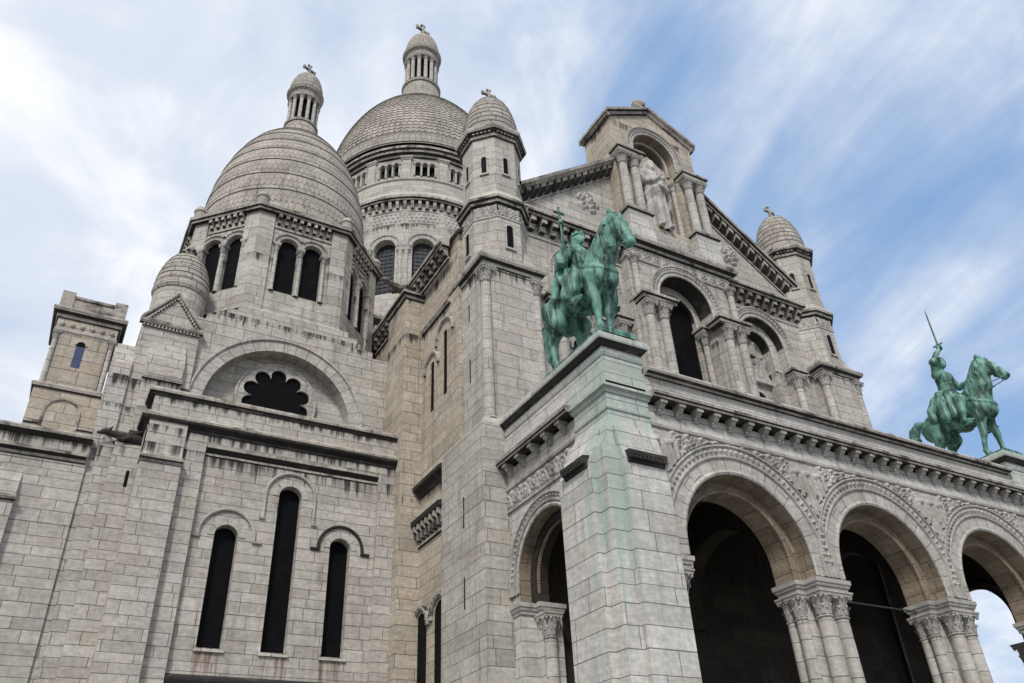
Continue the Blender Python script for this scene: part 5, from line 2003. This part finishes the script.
def rider_head(s, c, yaw, r=.105, helm=False, beard=False):
    cx, cy, cz = c
    f = lambda a, l, z: (cx + a * cos(yaw) - l * sin(yaw), cy + a * sin(yaw) + l * cos(yaw), cz + z)
    s.ell(c, (r * .92, r * .80, r * 1.18), .03, yaw=yaw)
    s.ell(f(.045, 0, -.07), (.058, .052, .06), .03, yaw=yaw)
    s.ell(f(.105, 0, -.02), (.022, .018, .04), .012, yaw=yaw)
    s.ell(f(.085, .036, .018), (.022, .020, .012), .008, yaw=yaw, sub=True)
    s.ell(f(.085, -.036, .018), (.022, .020, .012), .008, yaw=yaw, sub=True)
    s.ell(f(.098, 0, -.075), (.016, .03, .012), .008, yaw=yaw)
    for l in (-1, 1):
        s.ell(f(-.005, l * r * .82, -.01), (.02, .012, .03), .008, yaw=yaw)
    if beard:
        s.ell(f(.06, 0, -.12), (.06, .06, .075), .03, yaw=yaw)
    if helm:
        s.ell(f(-.015, 0, .045), (r * 1.10, r * .98, r * 1.02), .012, yaw=yaw)
        s.chain([(f(-.10, .07, 0), .05), (f(-.10, .07, -.14), .045)], .03)
        s.chain([(f(-.10, -.07, 0), .05), (f(-.10, -.07, -.14), .045)], .03)


def hand(s, w, d, up=(0, 0, 1), r=.034, grip=True):
    """fist with four fingers and a thumb closed round a shaft through w along up"""
    w = np.array(w, float)
    d = np.array(d, float) / np.linalg.norm(d)
    u = np.array(up, float) / np.linalg.norm(up)
    n = np.cross(u, d)
    s.ell(w + d * -.01, (.048, .045, .052), .015)
    for i, ln in enumerate((.9, 1.0, .95, .78)):
        o = w + u * (.038 - i * .026)
        p = [o + d * .02 + n * .030, o + d * .062 * ln + n * .030, o + d * .074 * ln - n * .006, o + d * .040 - n * .036]
        s.chain([(p[0], .0165), (p[1], .0155), (p[2], .0145), (p[3], .012)], .006)
    p = [w - d * .01 + n * .03 + u * .03, w + d * .03 + u * .055, w + d * .05 - n * .02 + u * .045]
    s.chain([(p[0], .018), (p[1], .016), (p[2], .012)], .006)


def king_rider(h):
    s = Sculpt((-.85, -.72, .66), (.62, .62, 2.78), h)
    # seat, trunk, shoulders
    s.ell((-.08, 0, 1.56), (.21, .24, .17), .05)
    s.chain([((-.08, 0, 1.60), .19), ((-.06, 0, 1.86), .175), ((-.06, 0, 2.02), .185)], .06)
    s.cone((-.06, -.19, 2.08), (-.06, .19, 2.08), .095, .095, .06)
    s.chain([((-.05, 0, 2.12), .075), ((-.03, 0, 2.24), .062)], .03)
    rider_head(s, (0.0, 0.0, 2.36), radians(20), .112)
    # hair and crown band
    s.ell((-.05, -.005, 2.37), (.105, .112, .125), .02)
    s.cone((-.06, -.06, 2.28), (-.08, -.09, 2.18), .06, .045, .03)
    s.cone((-.06, .06, 2.28), (-.08, .09, 2.18), .06, .045, .03)
    zz = np.abs(s.Z - 2.445)
    rr = np.sqrt((s.X + .02) ** 2 + s.Y ** 2)
    an = np.arctan2(s.Y, s.X + .02)
    s.add(np.maximum(np.abs(rr - .112) - .016, s.Z - 2.475 - .020 * np.cos(an * 8)) * 1.0 + np.maximum(2.425 - s.Z, 0) * 3, .006)
    # legs and long skirt of the robe
    for sg in (-1, 1):
        y = sg * .30
        s.chain([((-.04, sg * .16, 1.52), .15), ((.26, y, 1.30), .115), ((.22, sg * .37, .98), .085), ((.18, sg * .38, .84), .06)], .05)
        s.chain([((.16, sg * .385, .82), .052), ((.28, sg * .40, .79), .048), ((.38, sg * .41, .78), .03)], .03)
        s.chain([((-.10, sg * .26, 1.50), .15), ((.06, sg * .36, 1.22), .14), ((.05, sg * .40, .98), .15)], .06)
        s.chain([((.10, sg * .30, 1.45), .13), ((.24, sg * .36, 1.2), .12), ((.20, sg * .40, 1.0), .13)], .05)
    # right arm raised along the staff, left arm with the reins
    s.chain([((-.06, -.24, 2.06), .088), ((-.08, -.38, 1.82), .072), ((.02, -.42, 2.0), .058), ((.05, -.42, 2.06), .040)], .03)
    hand(s, (.06, -.42, 2.12), (.3, .95, 0.1))
    s.chain([((-.06, -.26, 2.04), .11), ((-.08, -.39, 1.80), .11), ((-.02, -.41, 1.92), .080)], .05)
    s.chain([((-.05, .22, 2.06), .088), ((.0, .36, 1.84), .072), ((.20, .24, 1.72), .052), ((.28, .18, 1.71), .036)], .03)
    hand(s, (.32, .14, 1.71), (.9, -.3, 0), up=(0, .3, 1))
    # cloak hanging from the shoulders over the back
    s.chain([((-.14, -.22, 2.08), .10), ((-.24, -.32, 1.84), .09), ((-.30, -.36, 1.50), .085), ((-.36, -.38, 1.24), .06)], .06)
    s.chain([((-.18, -.10, 2.06), .10), ((-.32, -.20, 1.74), .10), ((-.44, -.28, 1.48), .08)], .06)
    s.chain([((-.18, .10, 2.06), .10), ((-.32, .18, 1.74), .10), ((-.44, .26, 1.48), .08)], .06)
    s.chain([((-.14, .26, 2.08), .09), ((-.26, .38, 1.80), .09), ((-.36, .44, 1.46), .07)], .06)
    # folds of the cloth
    low = np.clip((2.12 - s.Z) / .4, 0, 1) * (s.Z > .9)
    a = np.arctan2(s.Y, s.X + .12)
    s.d = s.d + .020 * low * np.sin(a * 15 + s.Z * 5 + 2.2 * np.sin(s.Z * 3.0)) + .011 * low * np.sin(s.Y * 36 + s.X * 26)
    # sash across the chest
    s.d = np.where((np.abs((s.Z - 1.92) + s.Y * 1.0) < .05) & (s.X > -.05) & (s.Z > 1.7), s.d - .016, s.d)
    s.d = np.where(np.abs(s.Z - 1.70) < .025, s.d - .018, s.d)      # belt
    # stirrups
    for sg in (-1, 1):
        s.cone((.22, sg * .36, 1.05), (.24, sg * .40, .75), .014, .014, .008)
        s.cone((.17, sg * .40, .735), (.36, sg * .42, .735), .02, .02, .01)
    return s


def maid_rider(h):
    s = Sculpt((-.75, -.66, .66), (.66, .66, 2.92), h)
    s.ell((-.06, 0, 1.56), (.19, .215, .16), .05)
    s.chain([((-.06, 0, 1.60), .165), ((-.05, 0, 1.80), .145), ((-.04, 0, 2.0), .165)], .05)
    s.ell((.02, 0, 1.97), (.13, .155, .15), .05)
    s.cone((-.04, -.165, 2.07), (-.04, .165, 2.07), .082, .082, .05)
    s.chain([((-.03, 0, 2.10), .065), ((-.01, 0, 2.22), .055)], .03)
    rider_head(s, (.02, 0, 2.34), 0, .105, helm=True)
    for sg in (-1, 1):
        s.ell((-.04, sg * .215, 2.05), (.105, .085, .095), .012)      # shoulder plates
        s.chain([((-.03, sg * .15, 1.52), .135), ((.27, sg * .31, 1.28), .105), ((.24, sg * .37, 1.02), .082), ((.22, sg * .38, .84), .055)], .04)
        s.ell((.275, sg * .32, 1.28), (.10, .075, .10), .01)           # knee plates
        s.chain([((.20, sg * .385, .82), .050), ((.32, sg * .40, .79), .044), ((.43, sg * .41, .775), .022)], .03)
        s.cone((.25, sg * .37, 1.05), (.26, sg * .40, .75), .014, .014, .008)
        s.cone((.18, sg * .40, .735), (.38, sg * .42, .735), .02, .02, .01)
        # pleated skirt over the saddle
        s.chain([((-.14, sg * .20, 1.58), .12), ((-.08, sg * .33, 1.30), .12), ((-.08, sg * .37, 1.06), .13)], .06)
        s.chain([((.04, sg * .22, 1.56), .11), ((.12, sg * .34, 1.30), .11), ((.14, sg * .38, 1.06), .11)], .05)
        s.chain([((-.28, sg * .16, 1.56), .11), ((-.34, sg * .30, 1.32), .10), ((-.36, sg * .34, 1.16), .09)], .05)
    # right arm lifting the sword, left arm out over the reins
    s.chain([((-.04, -.22, 2.06), .078), ((.06, -.35, 2.27), .066), ((.14, -.24, 2.46), .055), ((.165, -.14, 2.56), .036)], .02)
    s.ell((.06, -.36, 2.27), (.085, .08, .08), .01)
    hand(s, (.17, -.12, 2.62), (.3, .9, 0), up=(-.2, -.05, 1))
    s.chain([((-.03, .21, 2.04), .074), ((.06, .34, 1.84), .064), ((.30, .33, 1.86), .050), ((.40, .30, 1.90), .035)], .02)
    s.ell((.05, .35, 1.84), (.075, .07, .075), .01)
    hand(s, (.44, .28, 1.92), (.9, -.2, .2), up=(0, .2, 1))
    a = np.arctan2(s.Y, s.X + .06)
    low = np.clip((1.66 - s.Z) / .2, 0, 1) * (s.Z > .95) * (s.X < .22)
    s.d = s.d + .015 * low * np.sin(a * 24 + s.Z * 2)
    s.d = np.where(np.abs(s.Z - 1.70) < .022, s.d - .014, s.d)
    for zb in (1.78, 1.86):
        s.d = np.where((np.abs(s.Z - zb) < .008) & (np.abs(s.Y) < .19), s.d + .008, s.d)
    return s


def statue_root(name, label, group, x, y):
    r = thing(name, label, 'statue', (x, y, 17.16), group)
    r.rotation_euler = (0, 0, radians(-90))
    return r


SC = 2.45
TOPB = .30 / SC


def base_slab(root, mat='bronze'):
    b = MB()
    b.ring([(-2.35, -.78), (1.95, -.78), (1.95, .78), (-2.35, .78)], [(.0, 0), (.0, .22), (-.05, .30), (-.8, .31)])
    obj_ = obj('base', b, mat, None)
    obj_.parent = root
    obj_.location = (0, 0, 0)
    return obj_


def saddle(root, col=None):
    s = Sculpt((-.6, -.5, .85), (.5, .5, 1.75), .02)
    s.ell((-.06, 0, 1.24), (.34, .365, .32), .02)
    s.ell((-.06, 0, 1.05), (.20, .37, .20), .05)
    s.chain([((-.34, -.16, 1.56), .05), ((-.36, 0, 1.64), .06), ((-.34, .16, 1.56), .05)], .03)
    s.chain([((.22, -.10, 1.56), .04), ((.23, 0, 1.62), .05), ((.22, .10, 1.56), .04)], .03)
    o = sculpt_obj('saddle', s, 'bronze', root, SC)
    return o


def place(o, dz=.30):
    o.location = (0, 0, dz)
    return o


# king on horseback, west pier
kr = statue_root('equestrian_statue', 'green bronze king on horseback holding a cross-topped staff, on the near porch corner pier', 'bronze equestrian statues on the porch', 16.7, 21.95)
base_slab(kr)
hs = place(sculpt_obj('horse', horse(radians(15), .022, (.06, -.10, -.02, .46), False, .50, 2.03, .16), 'bronze', kr, SC))
place(saddle(kr))
RK, RM = 1.04, 1.20
kd = place(sculpt_obj('rider', king_rider(.0165), 'bronze', kr, SC * RK), .30 - 1.36 * SC * (RK - 1))
kd.location.x = .12
kd.scale = (1, .88, 1)
k = MB()
k.lathe(0, 0, [(.05, -1.1), (.05, 1.9), (.001, 1.91)], 8)
k.lathe(0, 0, [(.05, .96), (.12, 1.02), (.14, 1.1), (.09, 1.2), (.05, 1.24)], 10)
k.box(F0, -.22, .22, 1.60, 1.70, -.045, .045, back=True)
for u, z in ((-.22, 1.65), (.22, 1.65), (0, 1.93)):
    k.ball((u, 0, z), .075, 8)
stf = obj('staff', k, 'bronze', None, smooth=True, sharp=40)
stf.parent = kr
stf.location = (.06 * SC * RK + .12, -.42 * SC * RK * .88, 2.12 * SC * RK + .30 - 1.36 * SC * (RK - 1))
stf.rotation_euler = (0, radians(-3), radians(90))

# maid on horseback, east pier
mr = statue_root('equestrian_statue', 'green bronze armoured maid on horseback raising a sword, on the far porch corner pier', 'bronze equestrian statues on the porch', 41.75, 22.0)
base_slab(mr)
place(sculpt_obj('horse', horse(radians(4), .022, (-.20, .04, -.02, .12), True, .24), 'bronze', mr, SC))
place(saddle(mr))
mr.scale = (.95, .95, .95)
mo = place(sculpt_obj('rider', maid_rider(.0165), 'bronze', mr, SC * RM), .72 - 1.36 * SC * (RM - 1))
mo.location.x = -.12
mo.scale = (1, .9, 1)
k = MB()
Fz = Fr(0, 0, 0)
k.face([(-.055, 0, .22), (0, -.02, .22), (.055, 0, .22), (.04, 0, 2.5), (0, 0, 2.8), (-.04, 0, 2.5)])
for sg in (-1, 1):
    k.face([(-.06, 0, .2), (0, sg * .025, .2), (0, sg * .018, 2.5), (-.045, 0, 2.5)])
    k.face([(.06, 0, .2), (0, sg * .025, .2), (0, sg * .018, 2.5), (.045, 0, 2.5)])
    k.face([(-.045, 0, 2.5), (0, sg * .018, 2.5), (0, 0, 2.82)])
    k.face([(.045, 0, 2.5), (0, sg * .018, 2.5), (0, 0, 2.82)])
k.box(Fz, -.30, .30, .14, .21, -.035, .035, back=True)
k.lathe(0, 0, [(.03, -.22), (.035, .15)], 8)
k.ball((0, 0, -.26), .07, 8)
sw = obj('sword', k, 'bronze', None)
sw.parent = mr
sw.location = ((.17) * SC * RM - .12, -.12 * SC * RM * .9, 2.62 * SC * RM + .72 - 1.36 * SC * (RM - 1))
sw.rotation_euler = (0, radians(1), 0)

# robed figure in the niche
s = Sculpt((-.55, -.48, -.02), (.55, .45, 2.30), .018)
s.chain([((0, .0, .10), .285), ((0, .0, .60), .25), ((0, .0, 1.05), .225), ((0, .0, 1.40), .215), ((0, .0, 1.60), .20)], .06)
s.cone((-.20, 0, 1.68), (.20, 0, 1.68), .115, .115, .06)
a = np.arctan2(s.Y, s.X)
low = np.clip((1.45 - s.Z) / .6, 0, 1)
s.d = s.d + .026 * low * np.sin(a * 10 + 1.3 * np.sin(s.Z * 1.6))
# mantle drawn from the left shoulder round the right hip
q = (s.Z - 1.28) - s.X * .95 - np.maximum(-s.Y, 0) * .1
mant = np.clip(.5 - np.abs(q) / .55, 0, .5) * 2
s.d = s.d - .045 * np.clip(mant * 2, 0, 1) + .016 * mant * np.sin(q * 34)
s.chain([((0, 0, 1.74), .085), ((0, -.01, 1.88), .07)], .03)
s.ell((0, .035, 2.03), (.125, .11, .135), .02)
for sg in (-1, 1):
    s.chain([((sg * .10, .03, 1.98), .045), ((sg * .135, .03, 1.84), .045), ((sg * .12, .0, 1.74), .03)], .03)
rider_head(s, (0, -.025, 2.02), radians(-90), .118, beard=True)
s.chain([((-.26, .0, 1.64), .10), ((-.31, -.02, 1.34), .085), ((-.17, -.23, 1.30), .060), ((-.06, -.27, 1.40), .040)], .025)
s.chain([((.26, .0, 1.64), .10), ((.31, -.02, 1.30), .085), ((.18, -.23, 1.16), .065), ((.08, -.27, 1.16), .042)], .025)
s.chain([((.31, -.04, 1.28), .075), ((.31, -.10, 1.0), .06), ((.29, -.12, .74), .03)], .04)
hand(s, (-.03, -.29, 1.46), (.2, -.2, 1), up=(1, 0, 0))
hand(s, (.04, -.29, 1.17), (-1, -.2, .2))
for sg in (-1, 1):
    s.ell((sg * .11, -.28, .03), (.06, .12, .045), .02)
v, f = s.mesh(3.0)
me = bpy.data.meshes.new('statue')
me.from_pydata(v.tolist(), [], f.tolist())
me.materials.append(M['statue'])
me.polygons.foreach_set('use_smooth', np.ones(len(f), dtype=bool))
fig = bpy.data.objects.new('statue', me)
COL.objects.link(fig)
fig.location = (28.78, 29.2, 34.03)
fig.scale = (1.08, 1.0, 1.05)
fig.rotation_euler = (0, .045, 0)
fig['label'] = 'white stone robed bearded figure standing in the arched niche at the top of the facade'
fig['category'] = 'statue'


# gargoyles: crouching stone beasts stretched out from the wall
def gargoyle(name_parent, loc, ang, scale=1.0, mat='soot'):
    s = Sculpt((-.3, -.4, -.4), (1.75, .4, .55), .035)
    s.chain([((-.2, 0, .02), .20), ((.3, 0, .06), .21), ((.75, 0, .05), .17), ((1.15, 0, .10), .13)], .06)
    s.ell((1.38, 0, .12), (.21, .13, .13), .05)
    s.chain([((1.45, 0, .08), .09), ((1.66, 0, .02), .06)], .04)
    for sg in (-1, 1):
        s.chain([((1.28, sg * .1, .22), .05), ((1.20, sg * .15, .36), .02)], .02)
        s.chain([((.55, sg * .16, .0), .10), ((.78, sg * .22, -.16), .07), ((1.0, sg * .2, -.14), .05)], .04)
        s.chain([((.5, sg * .12, .2), .07), ((.1, sg * .26, .34), .05), ((-.15, sg * .3, .3), .02)], .04)
    o = sculpt_obj('gargoyle', s, mat, None, scale)
    o.parent = name_parent
    o.location = Vector(loc) - parent_origin(name_parent)
    o.rotation_euler = (0, 0, radians(ang))
    return o


gargoyle(but, (2.2, 36.9, 17.35), 188, 1.15, 'black')
gargoyle(nav, (14.5, 36.0, 29.2), 200, 1.25)
